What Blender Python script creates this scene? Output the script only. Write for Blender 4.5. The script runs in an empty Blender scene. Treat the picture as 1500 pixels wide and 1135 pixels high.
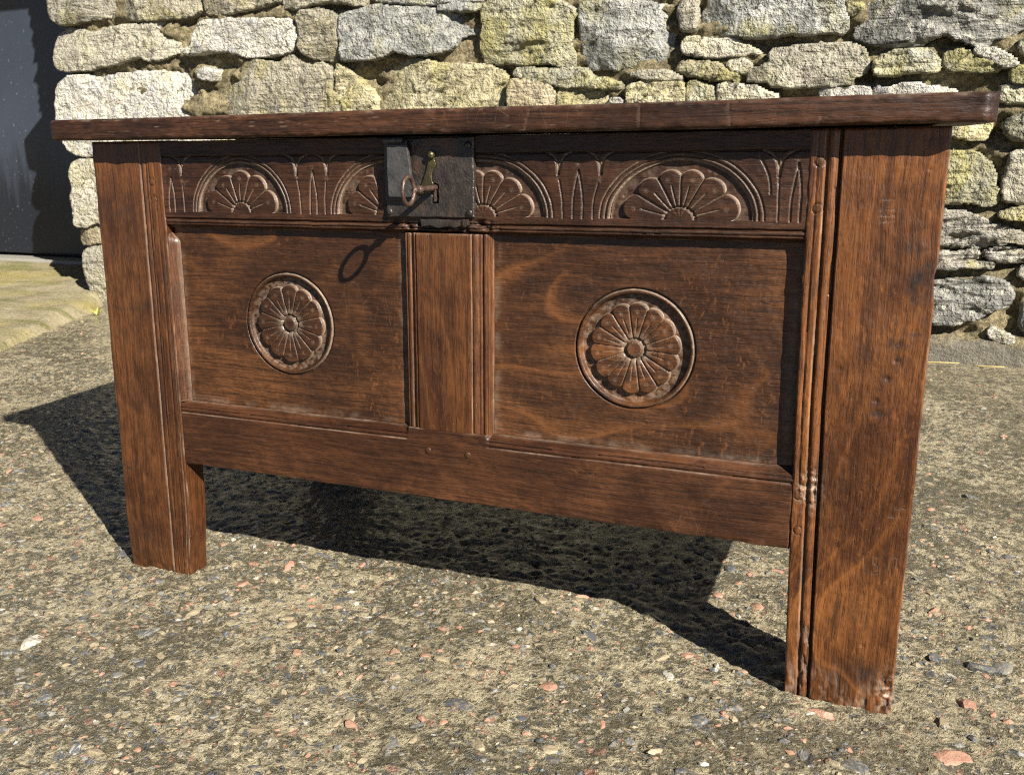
import bpy, math, random
import numpy as np
from mathutils import Vector, Matrix

random.seed(7)
scene = bpy.context.scene
# ------------------------------------------------------------------ camera
cam_d = bpy.data.cameras.new('camera')
cam = bpy.data.objects.new('camera', cam_d)
scene.collection.objects.link(cam)
cam_d.sensor_width = 36.0
cam_d.lens = 35.232
cam_d.shift_x = 0.07472
cam_d.shift_y = 0.00585
cam_d.clip_start = 0.05
cam_d.clip_end = 500
R_, U_, F_ = Vector((0.909635, 0.415104, -0.015907)), Vector((-0.087332, 0.228531, 0.969612)), Vector((-0.406125, 0.880603, -0.244132))
cam.matrix_world = Matrix(((R_.x, U_.x, -F_.x, 1.20591), (R_.y, U_.y, -F_.y, -1.29432), (R_.z, U_.z, -F_.z, 0.72696), (0, 0, 0, 1)))
cam_d.dof.use_dof = True
cam_d.dof.focus_distance = 1.60
cam_d.dof.aperture_fstop = 35.232 / 2.6
scene.camera = cam
# ------------------------------------------------------------------ world, sun, exposure
SUN = Vector((1.27, -0.89, 1.0)).normalized()
world = bpy.data.worlds.new('World')
scene.world = world
world.use_nodes = True
wn = world.node_tree.nodes
wn.clear()
sky = wn.new('ShaderNodeTexSky')
sky.sky_type = 'NISHITA'
sky.sun_disc = False
sky.sun_elevation = math.asin(SUN.z)
sky.sun_rotation = math.atan2(SUN.x, SUN.y)
sky.air_density = 0.32
sky.dust_density = 0.1
bg = wn.new('ShaderNodeBackground')
bg.inputs['Strength'].default_value = 0.05
wo = wn.new('ShaderNodeOutputWorld')
world.node_tree.links.new(sky.outputs[0], bg.inputs['Color'])
world.node_tree.links.new(bg.outputs[0], wo.inputs['Surface'])
sun_d = bpy.data.lights.new('sun', 'SUN')
sun_d.energy = 5.0
sun_d.angle = math.radians(0.53)
sun_d.color = (1.0, 0.94, 0.84)
sun = bpy.data.objects.new('sun', sun_d)
scene.collection.objects.link(sun)
sun.rotation_euler = (-SUN).to_track_quat('-Z', 'Y').to_euler()
vs = scene.view_settings
vs.view_transform = 'Standard'
vs.look = 'None'
vs.gamma = 1.0
vs.use_curve_mapping = False
vs.exposure = 1.48
cy = scene.cycles
cy.use_denoising = False
cy.max_bounces = 5
cy.diffuse_bounces = 3
cy.glossy_bounces = 2
cy.caustics_reflective = False
cy.caustics_refractive = False
cy.filter_width = 1.1

# ------------------------------------------------------------------ numpy noise
_rng = np.random.RandomState(11)
_perm = _rng.permutation(256)
_perm = np.concatenate([_perm, _perm, _perm])
_ang = _rng.rand(256) * 2 * np.pi
_gx, _gy = np.cos(_ang), np.sin(_ang)

def pn(x, y, seed=0):
    x = np.asarray(x, float) + seed * 17.31
    y = np.asarray(y, float) + seed * 9.77
    xi = np.floor(x).astype(int); yi = np.floor(y).astype(int)
    xf = x - xi; yf = y - yi
    xi &= 255; yi &= 255
    u = xf * xf * xf * (xf * (xf * 6 - 15) + 10); v = yf * yf * yf * (yf * (yf * 6 - 15) + 10)
    def g(ix, iy, dx, dy):
        h = _perm[_perm[ix] + iy]
        return _gx[h] * dx + _gy[h] * dy
    a = g(xi, yi, xf, yf); b = g(xi + 1, yi, xf - 1, yf); c = g(xi, yi + 1, xf, yf - 1); d = g(xi + 1, yi + 1, xf - 1, yf - 1)
    return (a + u * (b - a)) * (1 - v) + (c + u * (d - c)) * v

def fbm(x, y, o=4, seed=0, gain=0.5):
    s = 0; a = 1.0; f = 1.0
    for i in range(o):
        s = s + a * pn(x * f, y * f, seed + i * 3)
        a *= gain; f *= 2.03
    return s

def sst(a, b, x):
    t = np.clip((x - a) / (b - a), 0, 1)
    return t * t * (3 - 2 * t)

# ------------------------------------------------------------------ object helpers
COL = scene.collection
def tag(o, label, cat=None, group=None, kind=None):
    if label: o['label'] = label
    if cat: o['category'] = cat
    if group: o['group'] = group
    if kind: o['kind'] = kind
    return o

def empty(name, loc=(0, 0, 0)):
    o = bpy.data.objects.new(name, None)
    COL.objects.link(o); o.location = loc
    o.empty_display_size = 0.1
    return o

def link_mesh(name, me, mat, parent=None, loc=None):
    o = bpy.data.objects.new(name, me)
    COL.objects.link(o)
    if mat and not me.materials: me.materials.append(mat)
    if parent: o.parent = parent
    if loc is not None: o.location = loc
    return o

def raw_mesh(name, V, Fq, smooth=True, attrs=None):
    """V (n,3); Fq list of arrays of faces (each (m,k))"""
    me = bpy.data.meshes.new(name)
    V = np.asarray(V, np.float32)
    me.vertices.add(len(V)); me.vertices.foreach_set('co', V.ravel())
    tot = sum(f.shape[0] * f.shape[1] for f in Fq); nf = sum(f.shape[0] for f in Fq)
    me.loops.add(tot); me.polygons.add(nf)
    me.loops.foreach_set('vertex_index', np.concatenate([f.ravel() for f in Fq]).astype(np.int32))
    ls = []; st = 0
    for f in Fq:
        m, k = f.shape
        ls.append(st + np.arange(m) * k); st += m * k
    me.polygons.foreach_set('loop_start', np.concatenate(ls).astype(np.int32))
    sm = np.concatenate([np.full(f.shape[0], bool(s)) for f, s in zip(Fq, smooth if isinstance(smooth, (list, tuple)) else [smooth] * len(Fq))])
    me.update(calc_edges=True)
    me.polygons.foreach_set('use_smooth', sm)
    if attrs:
        for k, a in attrs.items():
            at = me.attributes.new(k, 'FLOAT', 'POINT')
            at.data.foreach_set('value', np.asarray(a, np.float32))
    me.validate()
    return me

def relief(name, x0, x1, z0, z1, yf, th, hf, res, mat, parent, rnd=0.0025, rz=None, zwarp=None, xwarp=None):
    """board whose front face (towards -y) is a carved height field; sides and back closed"""
    nx = max(2, int(round((x1 - x0) / res)) + 1); nz = max(2, int(round((z1 - z0) / (rz or res))) + 1)
    xs = np.linspace(x0, x1, nx); zs = np.linspace(z0, z1, nz)
    X, Z = np.meshgrid(xs, zs)
    r = hf(X, Z) if hf else np.zeros_like(X)
    r = r if isinstance(r, tuple) else (r,)
    H = r[0]; D = r[1] if len(r) > 1 else np.zeros_like(X); S = r[2] if len(r) > 2 else np.zeros_like(X)
    e = np.minimum(np.minimum(X - x0, x1 - X), np.minimum(Z - z0, z1 - Z))
    rr = rnd * (1.0 + 0.8 * fbm(X * 40, Z * 40, 2, 5))
    t = np.clip(rr - e, 0, None)
    H = H - (rr - np.sqrt(np.clip(rr * rr - t * t, 0, None)))
    D = np.maximum(D, 0.34 * np.clip(1 - e / 0.0022, 0, 1) * np.clip(0.25 + 1.6 * fbm(X * 22, Z * 22, 3, 77), 0, 1))
    Zw = Z + (zwarp(X, Z) if zwarp else 0)
    Xw = X + (xwarp(X, Z) if xwarp else 0)
    V = np.stack([Xw, yf - H, Zw], -1).reshape(-1, 3)
    idx = np.arange(nx * nz).reshape(nz, nx)
    q = np.stack([idx[:-1, :-1], idx[:-1, 1:], idx[1:, 1:], idx[1:, :-1]], -1).reshape(-1, 4)
    loop = np.concatenate([idx[0, :-1], idx[:-1, -1], idx[-1, :0:-1], idx[:0:-1, 0]])
    n0 = len(V); m = len(loop)
    fr = V[loop]; bk = fr.copy(); bk[:, 1] = yf + th
    V2 = np.concatenate([V, fr, bk])
    a = n0 + np.arange(m); b = np.roll(a, -1)
    sk = np.stack([a, a + m, b + m, b], -1)
    back = (n0 + m + np.arange(m))[None, ::-1]
    dust = np.concatenate([D.ravel(), np.zeros(2 * m)])
    stain = np.concatenate([S.ravel(), np.zeros(2 * m)])
    me = raw_mesh(name, V2, [q, sk, back], [True, False, False], {'dust': dust, 'stain': stain})
    return link_mesh(name, me, mat, parent)

def box(name, x0, x1, y0, y1, z0, z1, mat, parent, bev=0.003, jit=0.0):
    import bmesh
    bm = bmesh.new()
    bmesh.ops.create_cube(bm, size=1)
    for v in bm.verts:
        v.co = Vector(((x0 + x1) / 2 + v.co.x * (x1 - x0), (y0 + y1) / 2 + v.co.y * (y1 - y0), (z0 + z1) / 2 + v.co.z * (z1 - z0)))
    if bev: bmesh.ops.bevel(bm, geom=bm.edges[:], offset=bev, segments=2, profile=0.5, affect='EDGES')
    me = bpy.data.meshes.new(name); bm.to_mesh(me); bm.free()
    return link_mesh(name, me, mat, parent)

def lathe(name, prof, origin, axis, mat, parent, seg=24, smooth=True):
    """prof: list of (r, t) along axis"""
    ax = Vector(axis).normalized()
    p = ax.orthogonal().normalized(); q = ax.cross(p)
    V = []
    for r, t in prof:
        for k in range(seg):
            a = 2 * math.pi * k / seg
            V.append(Vector(origin) + ax * t + (p * math.cos(a) + q * math.sin(a)) * r)
    F = []
    for i in range(len(prof) - 1):
        for k in range(seg):
            F.append((i * seg + k, i * seg + (k + 1) % seg, (i + 1) * seg + (k + 1) % seg, (i + 1) * seg + k))
    me = bpy.data.meshes.new(name)
    me.from_pydata([tuple(v) for v in V], [], F + [tuple(range(seg))[::-1], tuple((len(prof) - 1) * seg + k for k in range(seg))])
    for f in me.polygons: f.use_smooth = smooth and len(f.vertices) == 4
    me.update()
    return link_mesh(name, me, mat, parent)

def prism(name, pts, y0, y1, mat, parent, bev=0.001):
    """outline pts (x,z), front at y0 (towards camera) back at y1"""
    import bmesh
    bm = bmesh.new()
    f = bm.faces.new([bm.verts.new((x, y1, z)) for x, z in pts])
    r = bmesh.ops.extrude_face_region(bm, geom=[f])
    for v in [g for g in r['geom'] if isinstance(g, bmesh.types.BMVert)]: v.co.y = y0
    bmesh.ops.recalc_face_normals(bm, faces=bm.faces[:])
    if bev: bmesh.ops.bevel(bm, geom=bm.edges[:], offset=bev, segments=2, profile=0.5, affect='EDGES')
    me = bpy.data.meshes.new(name); bm.to_mesh(me); bm.free()
    return link_mesh(name, me, mat, parent)

# ------------------------------------------------------------------ material helpers
class NT:
    def __init__(s, name):
        s.m = bpy.data.materials.new(name); s.m.use_nodes = True
        s.t = s.m.node_tree; s.n = s.t.nodes; s.n.clear()
        s.out = s.n.new('ShaderNodeOutputMaterial')
        s.b = s.n.new('ShaderNodeBsdfPrincipled')
        s.t.links.new(s.b.outputs[0], s.out.inputs['Surface'])
    def set(s, inp, v):
        if hasattr(v, 'is_linked') or isinstance(v, bpy.types.NodeSocket): s.t.links.new(v, inp)
        else:
            if isinstance(v, tuple) and len(v) == 3 and inp.type == 'RGBA': v = v + (1,)
            inp.default_value = v
    def pos(s):
        return s.n.new('ShaderNodeNewGeometry').outputs['Position']
    def objc(s):
        return s.n.new('ShaderNodeTexCoord').outputs['Object']
    def attr(s, name):
        a = s.n.new('ShaderNodeAttribute'); a.attribute_name = name
        return a
    def oinfo(s, k='Random'):
        return s.n.new('ShaderNodeObjectInfo').outputs[k]
    def mapv(s, v, scale=(1, 1, 1), loc=(0, 0, 0), rot=(0, 0, 0)):
        m = s.n.new('ShaderNodeMapping'); s.t.links.new(v, m.inputs[0])
        m.inputs['Scale'].default_value = scale; m.inputs['Rotation'].default_value = rot
        s.set(m.inputs['Location'], loc)
        return m.outputs[0]
    def noise(s, v, scale=5, detail=4, rough=0.55, dist=0, col=False):
        n = s.n.new('ShaderNodeTexNoise'); s.t.links.new(v, n.inputs['Vector'])
        n.inputs['Scale'].default_value = scale; n.inputs['Detail'].default_value = detail
        n.inputs['Roughness'].default_value = rough; n.inputs['Distortion'].default_value = dist
        return n.outputs['Color' if col else 'Fac']
    def voro(s, v, scale=5, feat='F1', rand=1.0):
        n = s.n.new('ShaderNodeTexVoronoi'); s.t.links.new(v, n.inputs['Vector'])
        n.feature = feat; n.inputs['Scale'].default_value = scale; n.inputs['Randomness'].default_value = rand
        return n
    def ramp(s, f, stops, interp='LINEAR'):
        r = s.n.new('ShaderNodeValToRGB'); s.t.links.new(f, r.inputs[0])
        cr = r.color_ramp; cr.interpolation = interp
        while len(cr.elements) < len(stops): cr.elements.new(0.5)
        for e, (p, c) in zip(cr.elements, stops):
            e.position = p
            e.color = (c, c, c, 1) if not isinstance(c, tuple) else c + (1,)
        return r.outputs[0]
    def mix(s, f, a, b, mode='MIX'):
        m = s.n.new('ShaderNodeMix'); m.data_type = 'RGBA'; m.blend_type = mode
        s.set(m.inputs[0], f); s.set(m.inputs[6], a); s.set(m.inputs[7], b)
        return m.outputs[2]
    def math(s, op, a, b=0.0, clamp=False):
        m = s.n.new('ShaderNodeMath'); m.operation = op; m.use_clamp = clamp
        s.set(m.inputs[0], a); s.set(m.inputs[1], b)
        return m.outputs[0]
    def add3(s, a, b):
        m = s.n.new('ShaderNodeVectorMath'); m.operation = 'ADD'
        s.set(m.inputs[0], a); s.set(m.inputs[1], b)
        return m.outputs[0]
    def bump(s, h, strength=0.5, dist=0.01, prev=None):
        b = s.n.new('ShaderNodeBump'); b.inputs['Strength'].default_value = strength; b.inputs['Distance'].default_value = dist
        s.t.links.new(h, b.inputs['Height'])
        if prev is not None: s.t.links.new(prev, b.inputs['Normal'])
        return b.outputs[0]
    def fin(s, col, rough=0.6, normal=None, metal=0.0, spec=0.5):
        s.set(s.b.inputs['Base Color'], col); s.set(s.b.inputs['Roughness'], rough)
        s.set(s.b.inputs['Metallic'], metal); s.set(s.b.inputs['Specular IOR Level'], spec)
        if normal is not None: s.t.links.new(normal, s.b.inputs['Normal'])
        return s.m

def oak(name, axis, dark, mid, light, fleck=0.3, rough=0.4, seed=0.0, wander=0.6, figure=0.5, coat=0.12):
    """aged oak; axis = grain direction 'x' or 'z'"""
    t = NT(name)
    p = t.mapv(t.pos(), loc=(seed * 3.1, seed * 1.7, seed * 2.3))
    wob = t.noise(p, 3.0, 2, 0.5, 0, True)
    wobs = t.mapv(wob, scale=(0.02 * wander,) * 3 if False else ((0.004, 0.03 * wander, 0.03 * wander) if axis == 'x' else (0.03 * wander, 0.03 * wander, 0.004)))
    q = t.add3(p, wobs)
    def st(al, ac):
        return t.mapv(q, scale=(al, ac, ac) if axis == 'x' else (ac, ac, al))
    ring = t.noise(st(1.6, 26), 1.0, 3, 0.55, 0.4)
    fib = t.noise(st(8, 270), 1.0, 4, 0.65, 0.2)
    pore = t.noise(st(40, 640), 1.0, 2, 0.6)
    blot = t.noise(p, 5.5, 4, 0.6, 0.6)
    spot = t.noise(p, 26, 3, 0.65)
    c = t.mix(t.ramp(ring, [(0.3, 0.0), (0.7, 1.0)]), dark, mid)
    c = t.mix(t.ramp(blot, [(0.42, 0.0), (0.64, 0.9)]), c, light)
    c = t.mix(t.ramp(fib, [(0.38, 0.62), (0.56, 0.0)]), c, tuple(v * 0.45 for v in dark))
    mot = t.noise(t.mapv(q, scale=(1.6, 1, 0.6) if axis == 'z' else (0.6, 1, 1.6)), 55, 3, 0.6, 0.8)
    c = t.mix(t.ramp(mot, [(0.38, 0.35), (0.52, 0.0)]), c, tuple(v * 0.6 for v in dark))
    c = t.mix(t.ramp(mot, [(0.58, 0.0), (0.74, 0.45)]), c, light)
    c = t.mix(t.ramp(fib, [(0.58, 0.0), (0.8, 0.5)]), c, light)
    # medullary ray flecks: short pale marks lying across the rings
    fl = t.noise(t.mapv(q, scale=(150, 150, 60) if axis == 'x' else (120, 150, 46), rot=(0, 0.35, 0)), 1.0, 2, 0.5, 1.2)
    flm = t.math('MULTIPLY', t.ramp(fl, [(0.60, 0.0), (0.70, 0.7)]), t.ramp(t.noise(p, 7, 2), [(0.42, 0.0), (0.6, fleck)]))
    c = t.mix(flm, c, tuple(min(1, v * 1.55) for v in light))
    # figure: contour lines of the growth rings where the board is flat sawn
    if figure:
        fg = t.noise(t.mapv(q, scale=(2.2, 3, 4.6) if axis == 'x' else (5.5, 3, 1.5)), 1.0, 2, 0.5, 0.5)
        fr_ = t.math('FRACT', t.math('MULTIPLY', fg, 11.0))
        fm = t.math('MULTIPLY', t.ramp(fr_, [(0.0, 0.0), (0.45, 0.15), (0.55, 1.0), (0.75, 0.2), (1.0, 0.0)]), t.ramp(t.noise(p, 3.4, 2), [(0.45, 0.0), (0.62, figure)]))
        c = t.mix(fm, c, tuple(min(1, v * 1.15) for v in light))
    # ink-dark stains, bruises
    c = t.mix(t.ramp(spot, [(0.66, 0.0), (0.78, 0.75)]), c, (0.018, 0.012, 0.010))
    c = t.mix(t.ramp(t.noise(p, 2.6, 5, 0.6, 1.0), [(0.58, 0.0), (0.74, 0.6)]), c, tuple(v * 0.6 for v in dark))
    pm = t.ramp(pore, [(0.36, 1.0), (0.46, 0.0)])
    c = t.mix(t.math('MULTIPLY', pm, 0.42), c, tuple(v * 0.3 for v in dark))
    # fine scratches, pale
    sc = t.voro(t.mapv(p, scale=(1.0, 1.0, 0.22), rot=(0, 0.9, 0)), 60, 'DISTANCE_TO_EDGE')
    scm = t.math('MULTIPLY', t.ramp(sc.outputs['Distance'], [(0.0, 1.0), (0.012, 0.0)]), t.ramp(t.noise(p, 11, 2), [(0.58, 0.0), (0.70, 0.25)]))
    c = t.mix(scm, c, (0.22, 0.13, 0.07))
    sa = t.attr('stain').outputs['Fac']
    c = t.mix(t.math('MULTIPLY', sa, t.ramp(t.noise(p, 60, 3, 0.65), [(0.25, 0.55), (0.6, 1.0)])), c, (0.016, 0.011, 0.009))
    # old wax and dust lodged in carving and on rubbed arrises
    da = t.attr('dust').outputs['Fac']
    dm = t.math('MULTIPLY', da, t.ramp(t.noise(p, 90, 3, 0.7), [(0.3, 0.35), (0.65, 1.0)]))
    c = t.mix(dm, c, (0.40, 0.31, 0.23))
    rg = t.math('ADD', t.ramp(blot, [(0.3, rough - 0.07), (0.75, rough + 0.12)]), t.math('MULTIPLY', fib, 0.12))
    h = t.math('ADD', t.math('MULTIPLY', fib, 0.7), t.math('MULTIPLY', pm, -0.32))
    h = t.math('ADD', h, t.math('MULTIPLY', mot, 0.9))
    t.set(t.b.inputs['Coat Weight'], coat); t.set(t.b.inputs['Coat Roughness'], 0.22)
    return t.fin(c, rg, t.bump(h, 0.42, 0.0024), 0, 0.30)

OAK_STILE = oak('oak_stile', 'z', (0.0324, 0.0103, 0.0038), (0.0833, 0.0275, 0.0071), (0.1623, 0.0584, 0.0144), 0.5, 0.34, 0.3, 1.6, 0.8, 0.10)
OAK_STILE_L = oak('oak_stile_plain', 'z', (0.0316, 0.0107, 0.0041), (0.0702, 0.0241, 0.0070), (0.1211, 0.0449, 0.0126), 0.3, 0.36, 2.1, 0.7, 0.4, 0.10)
OAK_RAIL = oak('oak_rail', 'x', (0.0211, 0.0076, 0.0032), (0.0491, 0.0176, 0.0065), (0.0842, 0.0313, 0.0109), 0.3, 0.38, 1.4, 0.6, 0.4, 0.05)
OAK_FRIEZE = oak('oak_frieze', 'x', (0.0184, 0.0075, 0.0037), (0.0395, 0.0154, 0.0070), (0.0649, 0.0262, 0.0114), 0.1, 0.38, 4.2, 0.6, 0.2, 0.04)
OAK_PANEL = oak('oak_panel', 'x', (0.0211, 0.0081, 0.0035), (0.0456, 0.0174, 0.0063), (0.0982, 0.0373, 0.0114), 0.6, 0.40, 5.5, 0.8, 0.9, 0.10)
OAK_LID = oak('oak_lid', 'x', (0.0114, 0.0051, 0.0029), (0.0307, 0.0121, 0.0056), (0.0658, 0.0254, 0.0104), 0.1, 0.40, 6.4, 0.5, 0.2, 0.05)
OAK_INSIDE = oak('oak_inside', 'x', (0.050, 0.024, 0.012), (0.09, 0.045, 0.022), (0.13, 0.065, 0.033), 0.1, 0.6, 7.7)
OAK_PEG = oak('oak_peg', 'z', (0.035, 0.0135, 0.0055), (0.065, 0.025, 0.009), (0.10, 0.040, 0.015), 0.1, 0.45, 8.8)

def metal_mat(name, c0, c1, c2, rough, metal=0.75, sc=70):
    t = NT(name); p = t.pos()
    a = t.noise(p, sc, 5, 0.65); b = t.noise(p, sc * 0.25, 3, 0.6)
    c = t.mix(t.ramp(a, [(0.35, 0.0), (0.65, 1.0)]), c0, c1)
    c = t.mix(t.ramp(b, [(0.52, 0.0), (0.72, 0.8)]), c, c2)
    pit = t.voro(p, sc * 4.2)
    pm = t.ramp(pit.outputs['Distance'], [(0.12, 0.0), (0.5, 1.0)])
    h = t.math('ADD', t.math('MULTIPLY', a, 1.0), t.math('MULTIPLY', pm, 0.5))
    return t.fin(c, t.ramp(a, [(0.3, rough - 0.1), (0.7, rough + 0.15)]), t.bump(h, 0.5, 0.0016), metal, 0.5)
IRON = metal_mat('black_iron', (0.022, 0.018, 0.0155), (0.042, 0.034, 0.029), (0.085, 0.040, 0.018), 0.38, 0.35)
IRON_GREY = metal_mat('grey_iron', (0.036, 0.035, 0.034), (0.062, 0.060, 0.059), (0.16, 0.082, 0.032), 0.48, 0.30, 40)
RUST = metal_mat('brown_iron', (0.066, 0.040, 0.031), (0.120, 0.078, 0.060), (0.05, 0.029, 0.021), 0.34, 0.5, 120)
BRASS = metal_mat('old_brass', (0.050, 0.042, 0.018), (0.100, 0.084, 0.036), (0.03, 0.025, 0.013), 0.40, 0.6, 90)
t = NT('dark_hole'); HOLE = t.fin((0.006, 0.005, 0.004), 0.9)

# ------------------------------------------------------------------ stone, mortar, ground materials
def stone_mat(name, c1, c2, c3, lichen, lich_col=(0.33, 0.29, 0.05), rot=0.5, layer=1.0, dark=0.4):
    t = NT(name)
    off = t.mapv(t.oinfo('Location'), scale=(3.7, 1.3, 5.1))
    p = t.add3(t.pos(), off)
    a = t.noise(p, 8, 4, 0.6, 0.4); b = t.noise(p, 24, 4, 0.66, 0.3); f = t.noise(p, 95, 3, 0.65)
    lay = t.noise(t.mapv(p, scale=(8, 8, 60), rot=(0, rot, 0)), 1.0, 4, 0.62, 0.6)
    c = t.mix(t.ramp(a, [(0.36, 0.0), (0.64, 1.0)]), c1, c2)
    c = t.mix(t.ramp(b, [(0.50, 0.0), (0.66, 0.9)]), c, c3)
    c = t.mix(t.ramp(lay, [(0.34, 0.65 * layer), (0.47, 0.0)]), c, tuple(v * 0.42 for v in c1))
    # pale crustose lichen and quartz
    sp = t.math('ADD', t.math('MULTIPLY', t.noise(p, 42, 3, 0.65), 0.7), t.math('MULTIPLY', a, 0.3))
    c = t.mix(t.ramp(sp, [(0.55, 0.0), (0.64, 0.65)]), c, (0.64, 0.61, 0.44))
    # yellow lichen / algae patches
    lm = t.math('MULTIPLY', t.ramp(t.noise(p, 6.0, 4, 0.65, 0.4), [(0.60 - 0.17 * lichen, 0.0), (0.76 - 0.17 * lichen, 0.8)]), t.ramp(b, [(0.3, 0.4), (0.6, 1.0)]))
    c = t.mix(lm, c, lich_col)
    # black grime in pits
    dk = t.ramp(t.math('ADD', t.math('MULTIPLY', b, 0.55), t.math('MULTIPLY', f, 0.45)), [(0.36, dark * 1.3), (0.44, 0.0)])
    c = t.mix(dk, c, (0.050, 0.045, 0.034))
    # hair cracks
    cr = t.voro(t.add3(p, t.mapv(t.noise(p, 14, 3, 0.6, 0, True), scale=(0.10, 0.10, 0.10))), 7, 'DISTANCE_TO_EDGE')
    cm_ = t.math('MULTIPLY', t.ramp(cr.outputs['Distance'], [(0.008, 1.0), (0.022, 0.0)]), t.ramp(a, [(0.48, 0.0), (0.56, 0.85)]))
    c = t.mix(cm_, c, (0.06, 0.052, 0.038))
    r = t.oinfo('Random')
    hs = t.n.new('ShaderNodeHueSaturation'); t.set(hs.inputs['Value'], t.math('ADD', t.math('MULTIPLY', r, 0.28), 0.62)); t.set(hs.inputs['Saturation'], 0.88); t.set(hs.inputs['Color'], c)
    hh = t.math('ADD', t.math('ADD', t.math('MULTIPLY', b, 1.0), t.math('MULTIPLY', lay, 0.4 * layer)), t.math('MULTIPLY', f, 0.4))
    return t.fin(hs.outputs[0], 0.92, t.bump(hh, 1.0, 0.034), 0, 0.2)

SM = {
 'A': stone_mat('stone_striped', (0.36, 0.33, 0.25), (0.52, 0.48, 0.37), (0.25, 0.22, 0.15), 0.35, rot=1.1, layer=1.5),
 'B': stone_mat('stone_buff', (0.36, 0.32, 0.22), (0.50, 0.45, 0.32), (0.28, 0.26, 0.22), 0.75, (0.36, 0.31, 0.10), rot=0.9, layer=1.2),
 'P': stone_mat('stone_pale', (0.42, 0.38, 0.28), (0.55, 0.51, 0.38), (0.34, 0.31, 0.24), 0.55, (0.40, 0.36, 0.16), rot=0.2),
 'W': stone_mat('stone_whitish', (0.46, 0.44, 0.38), (0.60, 0.56, 0.44), (0.40, 0.39, 0.40), 0.35, (0.44, 0.38, 0.18), rot=0.9, layer=0.6),
 'G': stone_mat('stone_grey', (0.25, 0.25, 0.22), (0.40, 0.40, 0.36), (0.50, 0.50, 0.46), 0.55, (0.33, 0.30, 0.08), rot=0.3, layer=0.4, dark=0.7),
 'L': stone_mat('stone_lichen', (0.32, 0.30, 0.20), (0.44, 0.41, 0.26), (0.27, 0.27, 0.23), 1.0, (0.38, 0.34, 0.09), rot=0.2, layer=0.8),
 'Y': stone_mat('stone_yellow', (0.44, 0.38, 0.20), (0.62, 0.56, 0.34), (0.33, 0.28, 0.16), 0.7, (0.45, 0.40, 0.12), rot=0.5, layer=1.0),
 'O': stone_mat('stone_ochre', (0.42, 0.34, 0.19), (0.50, 0.42, 0.26), (0.34, 0.28, 0.18), 0.4, (0.38, 0.33, 0.12), rot=0.8),
 'D': stone_mat('stone_slate', (0.15, 0.15, 0.13), (0.30, 0.29, 0.25), (0.42, 0.41, 0.37), 0.45, (0.26, 0.23, 0.07), rot=-0.12, layer=1.6, dark=0.6),
 'T': stone_mat('stone_layered', (0.34, 0.31, 0.25), (0.52, 0.48, 0.38), (0.26, 0.25, 0.24), 0.3, (0.38, 0.33, 0.14), rot=0.12, layer=2.0),
}
STRI = {'A': (1.05, 0.012), 'B': (0.85, 0.009), 'P': (0.25, 0.005), 'W': (0.8, 0.006), 'G': (0.2, 0.004), 'L': (0.15, 0.008), 'Y': (0.55, 0.015), 'O': (0.8, 0.006), 'D': (-0.12, 0.013), 'T': (0.10, 0.016)}

t = NT('mortar'); p = t.pos()
a = t.noise(p, 12, 5, 0.65); b = t.noise(p, 75, 5, 0.72)
c = t.mix(t.ramp(a, [(0.38, 0.0), (0.62, 1.0)]), (0.17, 0.14, 0.080), (0.34, 0.285, 0.165))
c = t.mix(t.ramp(b, [(0.42, 0.75), (0.56, 0.0)]), c, (0.075, 0.062, 0.040))
c = t.mix(t.ramp(t.noise(p, 16, 4, 0.6), [(0.60, 0.0), (0.70, 0.6)]), c, (0.085, 0.098, 0.024))
z = t.n.new('ShaderNodeSeparateXYZ'); t.t.links.new(p, z.inputs[0])
cem = t.math('ADD', z.outputs['Z'], t.math('MULTIPLY', t.noise(p, 9, 4), 0.10))
c = t.mix(t.ramp(cem, [(0.10, 0.85), (0.135, 0.0)]), c, t.mix(b, (0.12, 0.113, 0.092), (0.22, 0.205, 0.168)))
MORTAR = t.fin(c, 0.95, t.bump(b, 1.0, 0.02), 0, 0.15)

# worn concrete with exposed aggregate
t = NT('aggregate_concrete'); p = t.pos()
n_patch = t.noise(p, 4.2, 5, 0.62, 0.6); n_mid = t.noise(p, 38, 4, 0.72, 0.4); n_fine = t.noise(p, 230, 3, 0.75, 0.6); n_crumb = t.noise(p, 95, 4, 0.78, 0.8)
mud = t.mix(n_fine, (0.072, 0.062, 0.036), (0.128, 0.110, 0.066))
crust = t.mix(n_fine, (0.232, 0.196, 0.120), (0.41, 0.352, 0.228))
cm = t.math('ADD', t.math('MULTIPLY', n_mid, 0.54), t.math('ADD', t.math('MULTIPLY', n_patch, 0.34), t.math('MULTIPLY', n_crumb, 0.45)))
crm = t.ramp(cm, [(0.655, 0.0), (0.700, 1.0)])
c = t.mix(crm, mud, crust)
# small stones too fine to model: cells with their own colour
pd = t.add3(p, t.mapv(t.noise(p, 60, 2, 0.5, 0, True), scale=(0.008, 0.008, 0.008)))
vo = t.voro(t.mapv(pd, scale=(1, 1, 1)), 105)
sep = t.n.new('ShaderNodeSeparateColor'); t.t.links.new(vo.outputs['Color'], sep.inputs[0])
grav = t.ramp(sep.outputs['Green'], [(0.0, (0.060, 0.064, 0.068)), (0.36, (0.13, 0.13, 0.12)), (0.50, (0.30, 0.165, 0.11)), (0.64, (0.24, 0.195, 0.125)), (0.82, (0.36, 0.33, 0.27)), (0.90, (0.16, 0.13, 0.085))], 'CONSTANT')
gm = t.math('MULTIPLY', t.ramp(sep.outputs['Red'], [(0.60, 0.0), (0.62, 1.0)]), t.ramp(vo.outputs['Distance'], [(0.36, 0.9), (0.46, 0.0)]))
c = t.mix(gm, c, grav)
vo2 = t.voro(pd, 46)
sep2 = t.n.new('ShaderNodeSeparateColor'); t.t.links.new(vo2.outputs['Color'], sep2.inputs[0])
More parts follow.
